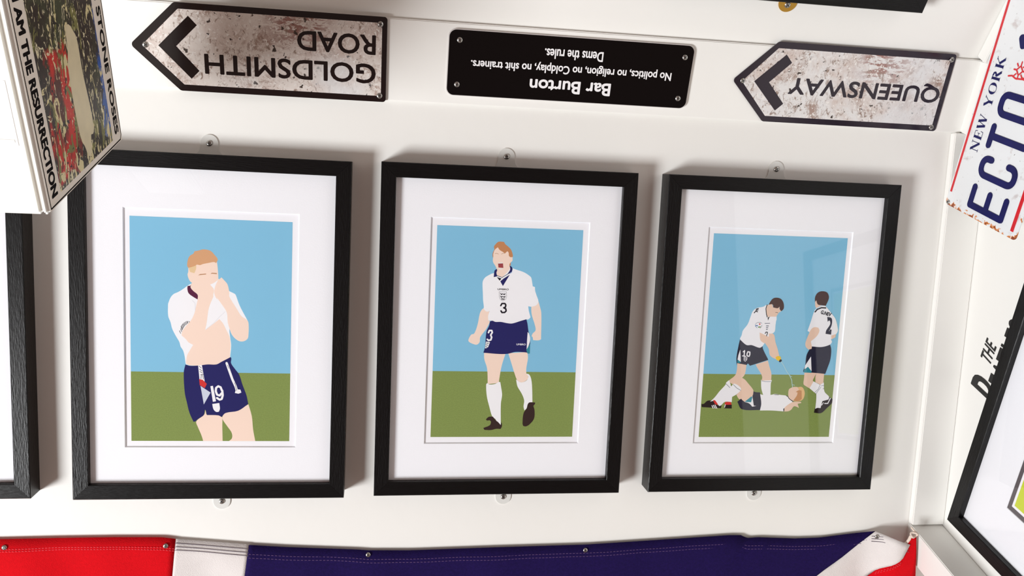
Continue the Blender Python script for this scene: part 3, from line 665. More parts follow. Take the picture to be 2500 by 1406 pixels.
def smooth_outline(pts, n=4, limit=0.95):
    """rounds the gentle bends of a printed patch, keeps its sharp corners"""
    N = len(pts); out = []
    if N < 6: return pts
    V = [Vector(p) for p in pts]; T = []
    for i in range(N):
        a, b = V[i]-V[i-1], V[(i+1) % N]-V[i]
        T.append((V[(i+1) % N]-V[i-1]).normalized() if a.length > 1e-7 and b.length > 1e-7 and a.angle(b) < limit else None)
    for i in range(N):
        j = (i+1) % N; d = V[j]-V[i]; L = d.length
        if L < 1e-7: continue
        t0 = T[i]*L if T[i] else d; t1 = T[j]*L if T[j] else d
        for k in range(n):
            u = k/n; u2, u3 = u*u, u*u*u
            p = V[i]*(2*u3-3*u2+1)+t0*(u3-2*u2+u)+V[j]*(-2*u3+3*u2)+t1*(u3-u2)
            out.append((p.x, p.y))
    return out
def artwork(parent, d):
    x0, y0, x1, y1 = d['rect']; z = 0.0200; hz = d['hor']
    names = ['sky', 'grass']+sorted({it[1] for it in d['items']})
    idx = {n: i for i, n in enumerate(names)}
    bm = bmesh.new()
    add_flat(bm, [(x0, hz), (x1, hz), (x1, y1), (x0, y1)], z, 0); add_flat(bm, [(x0, y0), (x1, y0), (x1, hz), (x0, hz)], z, 1)
    for n, (typ, col, w, L) in enumerate(d['items']):
        pts = [(L[i]/1e5, L[i+1]/1e5) for i in range(0, len(L), 2)]
        zz = z+3.5e-6*(n+1)
        if typ == 'p': add_flat(bm, [(min(max(px, x0), x1), min(max(py, y0), y1)) for px, py in smooth_outline(pts)], zz, idx[col])
        else:
            for jj, q in enumerate(ribbon_quads(pts, w/1e5)): add_flat(bm, q, zz+4e-7*jj, idx[col])
    o = bm_obj('print', bm, [M['ink_'+n] for n in names], parent)
    return o

GRP = 'black wooden picture frames in a row'
f0 = picture_frame(wall_mat(-0.6175, -0.2120), [(0.0, 1), (0.0, -1)]); mat_board(f0, (-0.1069, -0.1563, 0.1096, 0.1558))
bm = bmesh.new(); add_flat(bm, [(-.099, -.148), (.103, -.148), (.103, -.058), (-.099, -.058)], 0.02, 1); add_flat(bm, [(-.099, -.058), (.103, -.058), (.103, .147), (-.099, .147)], 0.02, 0)
bm_obj('print', bm, [M['ink_sky'], M['ink_grass']], f0)
tag(f0, 'black wooden picture frame cut off by the left edge, only its white mount showing', 'picture frame', GRP)
LAB = {1: 'black frame with print of footballer numbered 19 holding his shirt to his face',
       2: 'black frame with print of shouting footballer in white shirt numbered 3, fists clenched',
       3: 'black frame with print of a footballer squirting a bottle at one lying on grass'}
POS = {1: (-0.2186, -0.2153, -0.0047, -0.0095, 0.0084), 2: (0.1675, -0.2139, 0.0006, -0.0053, 0.0106), 3: (0.5578, -0.2133, -0.0006, -0.0052, 0.0022)}
for k in (1, 2, 3):
    u, v, th, t1, t2 = POS[k]
    fr = picture_frame(wall_mat(u, v, 0.0, th), [(t1, 1), (t2, -1)])
    mat_board(fr, ART[k]['mat']); pr = artwork(fr, ART[k])
    tag(fr, LAB[k], 'picture frame', GRP)
    # words printed on the football kit
    def onp(s, box, ink, **kw): text_mesh('lettering', s, box, M['ink_'+ink], pr, 0.0200+3.5e-6*(len(ART[k]['items'])+3), **kw)
    if k == 2:
        onp('UMBRO', (-0.0127, 0.0604, 0.0028, 0.0628), 'ink', bold=0.03); onp('UMBRO', (0.0169, -0.0160, 0.0299, -0.0135), 'white', bold=0.03)
    if k == 3:
        onp('G.NEV', (0.0725, 0.0345, 0.0895, 0.0402), 'ink', bold=0.06, rot=-0.25)

# frame on the upper wall, only its lower rail in view
ft = picture_frame(top_mat(0.694-FW/2, 0.071+FH/2)); mat_board(ft, (-0.1069, -0.1563, 0.1096, 0.1558))
bm = bmesh.new(); add_flat(bm, [(-.099, -.148), (.103, -.148), (.103, .147), (-.099, .147)], 0.02, 0); bm_obj('print', bm, [M['ink_sky']], ft)
tag(ft, 'black picture frame above the signs at the top edge, only its bottom rail in view', 'picture frame')
bm = bmesh.new(); N = 32
add_prism(bm, [(0.0128*cos(2*pi*i/N), 0.0128*sin(2*pi*i/N)) for i in range(N)], 0.0, 0.0012)
ws = bm_obj('brass_plate', bm, M['brass'], ft); ws.location = (0.5200-(0.694-FW/2), 0.0600-(0.071+FH/2), 0.0); ws['label'] = 'round brass fixing plate'
screw(ws, 0, -0.003, 0.0012, 1.05, 0.4)

# frame on the right wall
ca, sa = cos(radians(2.1)), sin(radians(2.1))
ey = Y*sa+Z*ca; ex = -Y*ca+Z*sa
c0 = Vector((RX, 0.9235, -0.7728))
# the front outline was measured 28.5 mm proud of the wall
rr = frame_mat(c0+ex*FW/2+ey*FH/2, ex, ey, ex.cross(ey))
rr = frame_mat(c0+ex*FW/2+ey*FH/2, -ex, ey, (-ex).cross(ey)) if ex.cross(ey).x > 0 else rr
fright = picture_frame(rr)
mirror = -1 if (Matrix(rr).to_3x3() @ Vector((1, 0, 0))).dot(ex) < 0 else 1
l, b0 = -FW/2+0.0870, -FH/2+0.0860
mat_board(fright, (l, b0, -l, -b0))
bm = bmesh.new()
def corner_rect(d, zz, mi):
    q = [(l+d, b0+d), (-(l+d), b0+d), (-(l+d), -(b0+d)), (l+d, -(b0+d))]
    add_flat(bm, q, zz, mi)
corner_rect(0.0, 0.0221, 0); corner_rect(0.0066, 0.02215, 1); corner_rect(0.0105, 0.0222, 2)
add_box(bm, (l, b0, 0.0205), (-l, -b0, 0.02209), 0)
bm_obj('print', bm, [M['grey_print'], M['paper'], M['green_print']], fright)
tag(fright, 'black frame on the right wall holding a yellow-green print with a grey border', 'picture frame')

# ---------------------------------------------------------------- signs on the board
def sign_root(name, cx, cz, y=CREASE_Y-0.0055): return empty(name, frame_mat((cx, y, cz), X, Z, -Y))
def arrow_sign(cx, cz, outline, radii, inner, chev, lines, screws, base, weather, name, label, gap=0.0006, skew=None):
    r = sign_root('road_sign', cx, cz)
    loc = lambda pts: [(p[0]-cx, p[1]-cz) for p in pts]
    bm = bmesh.new(); add_prism(bm, rounded(loc(outline), radii), gap, gap+0.0014, 0, 1)
    bm_obj('panel', bm, [M[base], M[base]], r)
    bm = bmesh.new(); add_flat(bm, rounded(loc(inner), 0.0015), gap+0.00146, 0); bm_obj('plaster_print', bm, M[weather], r)
    bm = bmesh.new(); add_flat(bm, loc(chev), gap+0.00152, 0); bm_obj('arrow', bm, M[base], r)
    for s, box in lines:
        text_mesh('lettering', s, (box[0]-cx, box[1]-cz, box[2]-cx, box[3]-cz), M[base], r, gap+0.00152, rot=pi, bold=0.028)
    for i, (x, z) in enumerate(screws): screw(r, x-cx, z-cz, gap+0.0014, 0.95, i*0.7, (0.1*(i % 2), 0.15))
    return tag(r, label, 'sign', 'arrow shaped road signs')
arrow_sign(-0.158, -0.186, [(-0.3165, -0.1862), (-0.2614, -0.1324), (-0.0028, -0.1324), (-0.0028, -0.2400), (-0.2600, -0.2400)], [.005, .006, .004, .004, .006],
    [(-0.2570, -0.1400), (-0.0092, -0.1400), (-0.0092, -0.2323), (-0.2552, -0.2320), (-0.3025, -0.1862)],
    [(-0.2455, -0.1476), (-0.2356, -0.1582), (-0.2619, -0.1850), (-0.2358, -0.2139), (-0.2459, -0.2243), (-0.2831, -0.1855)],
    [('ROAD', (-0.1150, -0.1807, -0.0168, -0.1555)), ('GOLDSMITH', (-0.2292, -0.2172, -0.0162, -0.1918))],
    [(-0.2982, -0.1855), (-0.0115, -0.1414), (-0.0109, -0.2319)], 'sign_dark', 'weather_a', 'goldsmith',
    'weathered arrow sign reading GOLDSMITH ROAD upside down, brown border', gap=0.0022)
arrow_sign(0.640, -0.183, [(0.4680, -0.1826), (0.5239, -0.1278), (0.7893, -0.1278), (0.7893, -0.2372), (0.5224, -0.2372)], [.005, .006, .004, .004, .006],
    [(0.5251, -0.1364), (0.7820, -0.1364), (0.7820, -0.2292), (0.5247, -0.2292), (0.4815, -0.1835)],
    [(0.5382, -0.1440), (0.5483, -0.1546), (0.5208, -0.1827), (0.5480, -0.2109), (0.5377, -0.2211), (0.4990, -0.1826)],
    [('QUEENSWAY', (0.5510, -0.1972, 0.7800, -0.1700))],
    [(0.4821, -0.1826), (0.7831, -0.1354), (0.7810, -0.2316)], 'sign_plum', 'weather_b', 'queensway',
    'weathered arrow sign reading QUEENSWAY upside down, dark plum border')
pc = (0.2410, -0.1834)
pl = sign_root('house_rules_plaque', *pc)
pts = [(0.0766, -0.1414), (0.4056, -0.1414), (0.4056, -0.2250), (0.0766, -0.2250)]; pts = [(p[0]-pc[0], p[1]-pc[1]) for p in pts]
bm = bmesh.new(); add_prism(bm, rounded([(p[0]*1.006, p[1]*1.02) for p in pts], 0.0095, 8), 0.0004, 0.0038); bm_obj('backing', bm, M['white_edge'], pl)
bm = bmesh.new(); add_prism(bm, rounded(pts, 0.009, 8), 0.0038, 0.0046); bm_obj('panel', bm, M['plastic_black'], pl)
for s, b, bo in (('Bar Burton', (0.1862, -0.2146, 0.2972, -0.1975), 0.035), ('No politics, no religion, no Coldplay, no shit trainers.', (0.1062, -0.1893, 0.3792, -0.1750), 0.022), ('Dems the rules.', (0.2025, -0.1700, 0.2818, -0.1570), 0.025)):
    text_mesh('lettering', s, (b[0]-pc[0], b[1]-pc[1], b[2]-pc[0], b[3]-pc[1]), M['letter_white'], pl, 0.00468, rot=pi, bold=bo)
for i, (x, z) in enumerate([(0.0900, -0.1541), (0.0895, -0.2110), (0.3940, -0.1567), (0.3933, -0.2118)]): screw(pl, x-pc[0], z-pc[1], 0.0046, 0.95, i*0.9, (0, 0.12*(i > 1)))
tag(pl, 'glossy black plaque with white upside-down lettering headed Bar Burton', 'sign')

def tube(bm, pts, r, n=8):
    prev = None
    for i, p in enumerate(pts):
        p = Vector(p); d = (Vector(pts[min(i+1, len(pts)-1)])-Vector(pts[max(i-1, 0)])).normalized()
        a = d.cross(Vector((0.3, 0.2, 1))).normalized(); b = d.cross(a)
        ring = [bm.verts.new(p+a*r*cos(2*pi*k/n)+b*r*sin(2*pi*k/n)) for k in range(n)]
        if prev:
            for k in range(n): bm.faces.new((prev[k], prev[(k+1) % n], ring[(k+1) % n], ring[k]))
        prev = ring

# ---------------------------------------------------------------- white hanging box with a printed side panel
ex_ = Vector((0, *side_pt(1, 0)))-Vector((0, *side_pt(0, 0))); pw = ex_.length; ex_.normalize()
up_ = Vector((0, -0.141, 0.99)).normalized(); nx_ = Vector((1, 0, 0))
e2_ = nx_.cross(ex_).normalized(); SK, SM = up_.dot(ex_), up_.dot(e2_)
ps = empty('hanging_box', frame_mat(Vector((-0.331, *side_pt(0, 0))), ex_, e2_, nx_))
bm = bmesh.new(); add_box(bm, (0, 0, -0.0079), (pw, 0.40, 0))
bmesh.ops.bevel(bm, geom=bm.edges[:], offset=0.0030, segments=6, affect='EDGES'); bm_obj('panel', bm, M['panel_edge'], ps, smooth=False)
bm = bmesh.new(); add_flat(bm, [(0.003, 0.0025), (pw-0.002, 0.0025), (pw-0.002, 0.398), (0.003, 0.398)], 0.00006); bm_obj('print_ground', bm, M['cream_print'], ps)
bm = bmesh.new(); o_ = [(0.0062, 0.0045), (pw-0.0085, 0.0045), (pw-0.0040, 0.0100), (pw-0.0040, 0.396), (0.0062, 0.396)]
for i in range(5): add_stroke(bm, [o_[i], o_[(i+1) % 5]], 0.0017, 0.00014)
bm_obj('border_line', bm, M['panel_ink'], ps)
bm = bmesh.new(); add_flat(bm, [(0.0375, 0.0118), (pw-0.0370, 0.0118), (pw-0.0370, 0.39), (0.0375, 0.39)], 0.00010); bm_obj('splatter_print', bm, M['splatter'], ps)
def blob(name, cx, cy, rx, ry, seed, ink, z, n=44):
    rnd = random.Random(seed); ph = [rnd.uniform(0, 6.28) for _ in range(5)]
    pts = []
    for i in range(n):
        a = 2*pi*i/n; k = 1+sum(0.06*sin((j+2)*a+ph[j]) for j in range(5))
        ca_, sa_ = cos(a), sin(a)
        pts.append((cx+rx*k*math.copysign(abs(ca_)**0.6, ca_), cy+ry*k*math.copysign(abs(sa_)**0.8, sa_)))
    bm = bmesh.new(); add_flat(bm, pts, z); bm_obj(name, bm, ink, ps)
M['blob_cream'] = mat('cream_paint_print', (226, 212, 174), 0.45, var=0.05, vscale=60)
blob('paint_patch', 0.138, 0.092, 0.021, 0.072, 3, M['blob_cream'], 0.00018)
text_mesh('lettering', 'I AM THE RESURRECTION', (0.0130, 0.0128, 0.0300, 0.2100), M['panel_ink'], ps, 0.00016, rot=-pi/2, bold=0.055)
text_mesh('lettering', 'THE STONE ROSES', (pw-0.0265, 0.0150, pw-0.0110, 0.2230), M['panel_ink'], ps, 0.00016, rot=-pi/2, bold=0.055)
for ch in ps.children:          # the panel is slightly out of square
    for v_ in ch.data.vertices: v_.co.x += SK*v_.co.y; v_.co.y *= SM
pinv = frame_mat(Vector((-0.331, *side_pt(0, 0))), ex_, e2_, nx_).inverted()
def bulk(name, x0, x1, s0, s1, t0, t1, mtl, bev=0.004, sag=0.0):
    bm = bmesh.new(); vs = []
    for t in (t0, t1):
        for (xx, s) in ((x0, s0), (x1, s0), (x1, s1), (x0, s1)):
            y, z = side_pt(s, t); vs.append(bm.verts.new(pinv @ (Vector((xx, y, z))+EYE)))
    for f in ((3,2,1,0),(4,5,6,7),(0,1,5,4),(1,2,6,5),(2,3,7,6),(3,0,4,7)): bm.faces.new([vs[i] for i in f])
    bmesh.ops.recalc_face_normals(bm, faces=bm.faces)
    bmesh.ops.bevel(bm, geom=bm.edges[:], offset=bev, segments=5, affect='EDGES')
    return bm_obj(name, bm, M[mtl], ps)
bulk('box_body', -0.430, -0.3375, 0.0, 1.0, 0.0, 0.40, 'panel_edge', 0.0032)
bulk('seam', -0.429, -0.3478, -0.001, 0.006, 0.0775, 0.0815, 'gloss', 0.0006)
bulk('seam', -0.3480, -0.3450, -0.001, 0.006, 0.0745, 0.1400, 'gloss', 0.0006)
bm = bmesh.new()
tube(bm, [pinv @ (Vector(p)+EYE) for p in ((-0.428, 0.842, -0.1145), (-0.410, 0.838, -0.1165), (-0.395, 0.836, -0.119), (-0.368, 0.836, -0.1225), (-0.356, 0.836, -0.127), (-0.348, 0.839, -0.134), (-0.343, 0.846, -0.143))], 0.0021)
bm_obj('cord', bm, M['cable'], ps, smooth=True)
bm = bmesh.new()
tube(bm, [pinv @ (Vector(p)+EYE) for p in ((-0.385, 1.06, 0.055), (-0.385, 1.22, 0.055))], 0.006, 12)
bm_obj('hanging_rod', bm, M['steel'], ps, smooth=True)
KS = 0.89                       # hangs clear of the wall
ps.location = EYE+(ps.location-EYE)*KS; ps.scale = (KS, KS, KS)
tag(ps, 'white hanging box at upper left, its side printed with paint splatters, lettered STONE ROSES', 'box')

# ---------------------------------------------------------------- licence plate
PS = 0.8185/0.826
A0, B0 = -0.3395*PS, 0.9560*PS
pw_, ph_ = 0.305, 0.1575*PS
lp = empty('license_plate', frame_mat((0.8185, B0, A0), Z, Y, -X))
bm = bmesh.new(); add_prism(bm, rounded([(0, 0), (pw_, 0), (pw_, ph_), (0, ph_)], 0.006), -0.0010, 0.0); bm_obj('panel', bm, M['plate'], lp)
def pa(a): return a*PS-A0
def pb(b): return b*PS-B0
bm = bmesh.new()
add_box(bm, (pa(-.3195), pb(1.1065), 0.0001), (pw_-0.004, pb(1.1100), 0.0008)); add_box(bm, (pa(-.330), pb(0.9645), 0.0001), (pw_-0.004, pb(0.9700), 0.0008))
bm_obj('border_line', bm, M['plate_red'], lp)
def glyph(strokes, w, mtl, name='letter', z=0.0014, emb=True):
    bm = bmesh.new()
    for st in strokes: add_stroke(bm, st, w, z)
    if emb:       # pressed-metal relief: give the strokes short side walls
        for st in strokes:
            for q in ribbon_quads(st, w*1.02):
                ar = sum(q[i][0]*q[(i+1) % len(q)][1]-q[(i+1) % len(q)][0]*q[i][1] for i in range(len(q)))
                if ar < 0: q = q[::-1]
                lo = [bm.verts.new((p[0], p[1], 0.0)) for p in q]; hi = [bm.verts.new((p[0], p[1], z-2e-5)) for p in q]
                for i in range(len(q)):
                    j = (i+1) % len(q); bm.faces.new((lo[i], lo[j], hi[j], hi[i]))
    return bm_obj(name, bm, mtl, lp)
h = 0.0044; bt, bb = pb(1.0655)-h, pb(0.9885)+h
def gx(a0, a1): return pa(a0)+h, pa(a1)-h
x0, x1 = gx(-.3279, -.2930); ym = (bt+bb)/2
glyph([[(x1, bt), (x0, bt), (x0, bb), (x1, bb)], [(x0, ym), (x1-0.002, ym)]], 2*h, M['plate_navy'])
def oval(x0, x1, b0, b1, r, n=5):
    c = [(x1-r, b1-r, 0), (x0+r, b1-r, pi/2), (x0+r, b0+r, pi), (x1-r, b0+r, 3*pi/2)]
    return [(cx+r*cos(s+k*pi/2/n), cy+r*sin(s+k*pi/2/n)) for cx, cy, s in c for k in range(n+1)]
x0, x1 = gx(-.2822, -.2503); o = oval(x0, x1, bb, bt, 0.010)
glyph([[(x1, bt-0.016)]+o+[(x1, bb+0.016)]], 2*h, M['plate_navy'])
x0, x1 = gx(-.2415, -.2069); glyph([[(x0, bt), (x1, bt)], [((x0+x1)/2, bt), ((x0+x1)/2, bb)]], 2*h, M['plate_navy'])
x0, x1 = gx(-.1968, -.1620); o = oval(x0, x1, bb, bt, 0.010); glyph([o+[o[0]]], 2*h, M['plate_navy'])
x0 = pa(-.0930); glyph([[(x0-0.009, bt-0.006), (x0, bt), (x0, bb)]], 2*h, M['plate_navy'])
# old emblem in the middle of the plate: small red figure with rays
rd = []
cx_, cy_ = pa(-.1330), pb(1.047)
rd.append([(pa(-.1430), pb(1.0650)), (pa(-.1415), pb(1.058)), (pa(-.1440), pb(1.050)), (pa(-.1425), pb(1.036)), (pa(-.145), pb(1.005))])
rd.append([(cx_-.006, cy_), (cx_, cy_+.006), (cx_+.006, cy_), (cx_, cy_-.006), (cx_-.006, cy_)])
for k in range(8):
    a = k*pi/4; rd.append([(cx_+.007*cos(a), cy_+.007*sin(a)), (cx_+.011*cos(a), cy_+.011*sin(a))])
rd += [[(cx_-.008, cy_-.008), (cx_-.012, cy_-.045)], [(cx_+.006, cy_-.008), (cx_+.010, cy_-.045)], [(cx_-.012, cy_-.045), (cx_+.010, cy_-.045)]]
glyph(rd, 0.0022, M['plate_red'], 'emblem', 0.0004, False)
# NEW YORK in a bookish serif face
W_, T_ = 0.0034, 0.0008
SER = {
 'N': (0.92, [(W_, [(.12, 1), (.86, 0)]), (T_, [(.14, 0), (.14, 1)]), (T_, [(.86, 0), (.86, 1)]), (T_, [(0, 0), (.28, 0)]), (T_, [(0, 1), (.2, 1)]), (T_, [(.72, 1), (1, 1)])]),
 'E': (0.72, [(W_, [(.22, 0), (.22, 1)]), (T_, [(0, 0), (.95, 0), (1, .3)]), (T_, [(0, 1), (.9, 1), (.95, .72)]), (T_, [(.22, .5), (.7, .5)]), (T_, [(.7, .34), (.7, .66)])]),
 'W': (1.25, [(W_, [(.08, 1), (.3, 0)]), (T_, [(.3, 0), (.5, 1)]), (W_, [(.5, 1), (.72, 0)]), (T_, [(.72, 0), (.94, 1)]), (T_, [(0, 1), (.22, 1)]), (T_, [(.4, 1), (.6, 1)]), (T_, [(.84, 1), (1, 1)])]),
 'Y': (0.92, [(W_, [(.1, 1), (.5, .45)]), (T_, [(.5, .45), (.9, 1)]), (W_, [(.5, .5), (.5, 0)]), (T_, [(.28, 0), (.72, 0)]), (T_, [(0, 1), (.3, 1)]), (T_, [(.76, 1), (1, 1)])]),
 'R': (0.9, [(W_, [(.2, 0), (.2, 1)]), (T_, [(0, 1), (.5, 1)]), (W_*.75, [(.48, .93), (.64, .90), (.72, .80), (.70, .68), (.60, .60), (.48, .58)]), (T_, [(.2, .52), (.5, .52)]), (W_, [(.48, .5), (.88, 0)]), (T_, [(.8, 0), (1, 0)]), (T_, [(0, 0), (.4, 0)])]),
 'K': (0.95, [(W_, [(.18, 0), (.18, 1)]), (T_, [(0, 1), (.36, 1)]), (T_, [(0, 0), (.36, 0)]), (T_, [(.2, .4), (.82, 1)]), (W_, [(.4, .6), (.85, 0)]), (T_, [(.7, 0), (1, 0)]), (T_, [(.68, 1), (.98, 1)])])}
bm = bmesh.new(); hh = 0.0160*PS; a_ = pa(-.2528); seq = 'NEW YORK'
tot = sum((SER[c][0] if c in SER else (1.0 if c == 'O' else 0.55)) for c in seq)+0.16*7; k_ = (pa(-.1190)-a_)/tot
for c in seq:
    if c == ' ': a_ += 0.55*k_; continue
    y0 = pb(1.0797)
    if c == 'O':
        n = 28; cx_, cy_ = a_+.5*k_, y0+hh/2
        for i in range(n):
            t0, t1 = 2*pi*i/n, 2*pi*(i+1)/n
            R_ = lambda t, w: (cx_+(.5*k_-w*abs(cos(t)))*cos(t), cy_+(hh/2)*sin(t)-w*.15*sin(t))
            add_flat(bm, [R_(t0, 0), R_(t1, 0), (cx_+(.5*k_-W_*abs(cos(t1))**1-.0003)*cos(t1), cy_+(hh/2-T_)*sin(t1)), (cx_+(.5*k_-W_*abs(cos(t0))-.0003)*cos(t0), cy_+(hh/2-T_)*sin(t0))], 0.0004)
        a_ += 1.16*k_; continue
    wd, ss = SER[c]
    for w_, st in ss: add_stroke(bm, [(a_+px*wd*k_, y0+py*hh) for px, py in st], w_, 0.0004+random.random()*2e-5, 0, len(st) > 3)
    a_ += (wd+0.16)*k_
bm_obj('lettering', bm, M['plate_navy'], lp)
screw(lp, 0.004, ph_-0.006, 0.0, 0.85, 0.3)
tag(lp, 'rusty white license plate lettered NEW YORK in navy with red edge lines', 'license plate')

# ---------------------------------------------------------------- black vinyl words on the right wall
vw = empty('wall_lettering', frame_mat((RX, 0, 0), Z, Y, -X))
text_mesh('word', 'THE', (-0.5375, 0.9775, -0.5055, 1.0015), M['black_vinyl'], vw, 0.0004, bold=0.02, shear=0.35)
text_mesh('word', 'B', (-0.5890, 0.9120, -0.5620, 1.0020), M['black_vinyl'], vw, 0.0004, bold=0.012, shear=0.15)
text_mesh('word', 'EATLES', (-0.5615, 0.9200, -0.4590, 0.9722), M['black_vinyl'], vw, 0.0004, bold=0.012)
tag(vw, 'black lettering beginning THE on the white right wall, half hidden by a frame', 'lettering')

# ---------------------------------------------------------------- flag along the foot of the picture wall
FO = (-0.25, -0.55)
fl = empty('flag', wall_mat(FO[0], FO[1]))
def interp(pl, n):
    """resample a polyline to n points"""
    d = [0]
    for a, b in zip(pl[:-1], pl[1:]): d.append(d[-1]+math.hypot(b[0]-a[0], b[1]-a[1]))
    out = []
    for i in range(n):
        t = d[-1]*i/(n-1); k = max(j for j in range(len(d)) if d[j] <= t+1e-12); k = min(k, len(pl)-2)
        f = (t-d[k])/max(d[k+1]-d[k], 1e-9); out.append((pl[k][0]+(pl[k+1][0]-pl[k][0])*f, pl[k][1]+(pl[k+1][1]-pl[k][1])*f))
    return out
def wave(u, v, edge):
    f = 1-math.exp(-edge/0.02)
    w = 0.0016*sin(u*38+1)+0.0012*sin(u*71+v*30)+0.0012*sin(v*60+u*20)
    for uc, a, wd in ((0.549, -0.0045, 0.008), (0.575, 0.004, 0.012), (0.30, 0.002, 0.03), (0.80, 0.004, 0.012)):
        w += a*math.exp(-((u-uc-(v+0.52)*0.12)/wd)**2)
    return 0.0050+w*f+0.002*f
def stand(u, v, z):
    """the right-hand end of the flag is pulled forward off the wall, over the thick rail"""
    t = min(max((u-0.735)/0.085, 0), 1); L = 0.027*t*t*(3-2*t)
    k = 1-L/1.1606
    return (u*k-FO[0], v*k-FO[1], z+L)
def cloth(name, top, bot, mtl, nu, nv=16, lift=0.0):
    T = interp(top, nu); B_ = interp(bot, nu); bm = bmesh.new(); g = []
    for j in range(nv+1):
        t = j/nv; row = []
        for i in range(nu):
            u = T[i][0]+(B_[i][0]-T[i][0])*t; v = T[i][1]+(B_[i][1]-T[i][1])*t
            edge = math.hypot(u-T[i][0], v-T[i][1])
            row.append(bm.verts.new(stand(u, v, wave(u, v, edge)+lift)))
        g.append(row)
    for j in range(nv):
        for i in range(nu-1): bm.faces.new((g[j][i], g[j+1][i], g[j+1][i+1], g[j][i+1]))
    bot_ = bmesh.ops.extrude_face_region(bm, geom=bm.faces[:])
    for e in bot_['geom']:
        if isinstance(e, bmesh.types.BMVert): e.co.z -= 0.0007
    bmesh.ops.recalc_face_normals(bm, faces=bm.faces)
    return bm_obj(name, bm, mtl, fl, smooth=True)
VB = -0.84
t_red = [(-0.75, -0.5062), (-0.4937, -0.5048), (-0.4277, -0.5045), (-0.3501, -0.5049), (-0.2895, -0.5062), (-0.2715, -0.5089)]
cloth('red_stripe', t_red, [(-0.75, VB), (-0.300, VB)], M['red_cloth'], 60)
cloth('white_stripe', [(-0.2722, -0.5090), (-0.2226, -0.5141), (-0.1740, -0.5192)], [(-0.302, VB), (-0.212, VB)], M['white_cloth'], 20, lift=-0.0004)
t_nav = [(-0.1747, -0.5198), (-0.1239, -0.5240), (-0.0283, -0.5297), (-0.0111, -0.5314), (0.0465, -0.5327), (0.1641, -0.5310), (0.3037, -0.5297), (0.4097, -0.5250), (0.5248, -0.5196), (0.5444, -0.5200), (0.5530, -0.5248), (0.5709, -0.5238), (0.6308, -0.5270), (0.6710, -0.5265), (0.7178, -0.5215), (0.7626, -0.5178)]
t_nav2 = t_nav[:-1]+[(0.7400, -0.5195), (0.7626, -0.5178)]
cloth('navy_panel', t_nav2, [(-0.211, VB), (0.1, VB), (0.2, VB), (0.335, VB)], M['navy_cloth'], 150)
cloth('white_diagonal', [(0.7626, -0.5178), (0.7343, -0.5358), (0.6988, -0.5683), (0.6600, -0.5880), (0.335, VB)],
      [(0.8220, -0.5400), (0.8091, -0.5637), (0.7714, -0.5803), (0.7580, -0.5907), (0.470, VB)], M['white_cloth'], 60, 10, lift=0.0006)
cloth('red_diagonal', [(0.8253, -0.5260), (0.8150, -0.5480), (0.8091, -0.5637), (0.7714, -0.5803), (0.7560, -0.5920), (0.470, VB)],
      [(0.8325, -0.5290), (0.8340, -0.5500), (0.8350, -0.5750), (0.8369, -0.5929), (0.8375, -0.63), (0.838, VB)], M['red_cloth'], 60, 10, lift=0.0004)
# rows of stitching
def stitches(name, top, offs, mtl, dash, z=0.0010):
    bm = bmesh.new(); P_ = interp(top, max(8, int(sum(math.hypot(b[0]-a[0], b[1]-a[1]) for a, b in zip(top[:-1], top[1:]))/dash)))
    for off in offs:
        for i in range(len(P_)-1):
            (u0, v0), (u1, v1) = P_[i], P_[i+1]
            if dash < 0.01: u1, v1 = u0+(u1-u0)*0.62, v0+(v1-v0)*0.62
            for a_, b_ in (((u0, v0-off), (u1, v1-off)),):
                w_ = 0.0004
                z0 = wave(a_[0], a_[1], off)+z; z1 = wave(b_[0], b_[1], off)+z
                vs = [bm.verts.new(stand(*p)) for p in ((a_[0], a_[1]-w_, z0), (b_[0], b_[1]-w_, z1), (b_[0], b_[1]+w_, z1), (a_[0], a_[1]+w_, z0))]
                bm.faces.new(vs)
    return bm_obj(name, bm, mtl, fl)
stitches('stitching', t_red, (0.0135, 0.0165), M['thread_red'], 0.004, 0.0004)
stitches('stitching', [(-0.2715, -0.5089), (-0.2226, -0.5141), (-0.1747, -0.5192)], (0.0055, 0.0105, 0.0150), M['thread_dark'], 0.011, 0.0003)
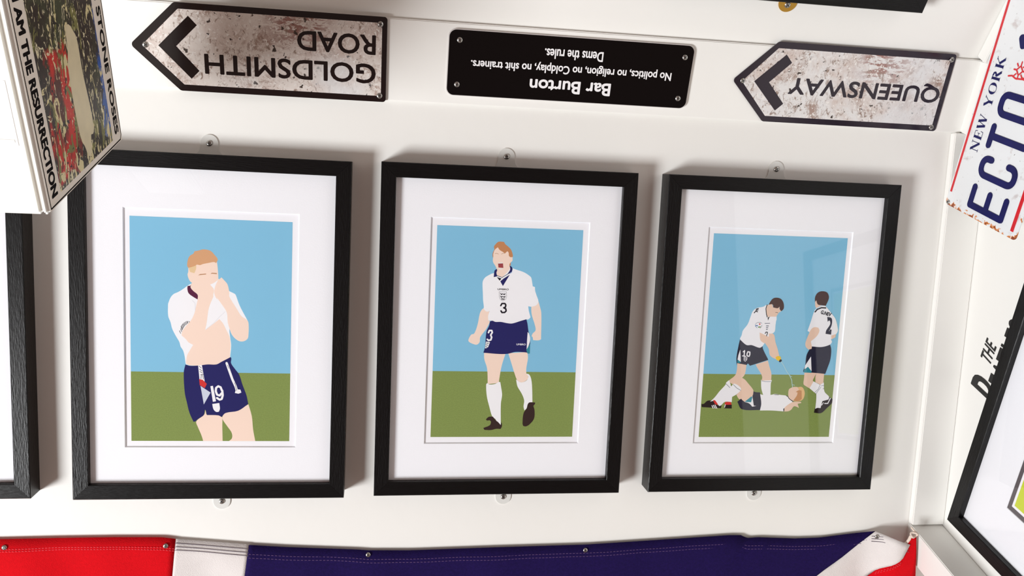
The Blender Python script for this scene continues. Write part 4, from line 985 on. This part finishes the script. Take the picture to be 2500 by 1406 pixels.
stitches('stitching', t_nav2, (0.0125, 0.0175), M['thread_navy'], 0.005, 0.0004)
stitches('stitching', [(0.7560, -0.5210), (0.7794, -0.5228), (0.8015, -0.5332), (0.8210, -0.5400)], (0.004, 0.008, 0.012), M['thread_dark'], 0.011, 0.0016)
bm = bmesh.new()
for off in (0.004, 0.007):
    P_ = interp([(0.8091-off*.3, -0.5637-off), (0.7714-off*.3, -0.5803-off), (0.7560-off*.3, -0.5920-off), (0.60, -0.722)], 60)
    for i in range(0, 59, 1):
        (u0, v0), (u1, v1) = P_[i], P_[i+1]; u1, v1 = u0+(u1-u0)*.6, v0+(v1-v0)*.6; zz = wave(u0, v0, .05)+0.0012
        vs = [bm.verts.new(stand(*p)) for p in ((u0, v0-.0004, zz), (u1, v1-.0004, zz), (u1, v1+.0004, zz), (u0, v0+.0004, zz))]; bm.faces.new(vs)
bm_obj('stitching', bm, M['thread_red'], fl)
# cord loop knotted through the corner
bm = bmesh.new()
cc = stand(0.8270, -0.5240, 0.0075)
tube(bm, [(cc[0]+0.0052*cos(t), cc[1]+0.0036*sin(t), cc[2]+0.002*sin(2*t)) for t in [k*2*pi/18 for k in range(19)]], 0.0016)
tube(bm, [(cc[0]-0.005, cc[1]-0.001, cc[2]), (cc[0]-0.006, cc[1]-0.008, cc[2]-0.002), (cc[0]-0.009, cc[1]-0.015, cc[2]-0.004), (cc[0]-0.014, cc[1]-0.019, cc[2]-0.006)], 0.0022)
tube(bm, [(cc[0]+0.003, cc[1]+0.003, cc[2]), (cc[0]-0.002, cc[1]+0.010, cc[2]-0.006)], 0.0014)
bm_obj('cord_loop', bm, M['rope'], fl, smooth=True)
for i, (u, v) in enumerate([(-0.4875, -0.5153), (-0.2838, -0.5174), (-0.0116, -0.5368), (0.3029, -0.5373), (0.7648, -0.5258)]):
    q_ = stand(u, v, wave(u, v, 0.01)+(0.0006 if i < 4 else 0.0016)); screw(fl, *q_, 0.88, i, (0, 0.25 if i == 4 else 0))
tag(fl, 'red, white and navy cloth flag screwed along the foot of the wall', 'flag')
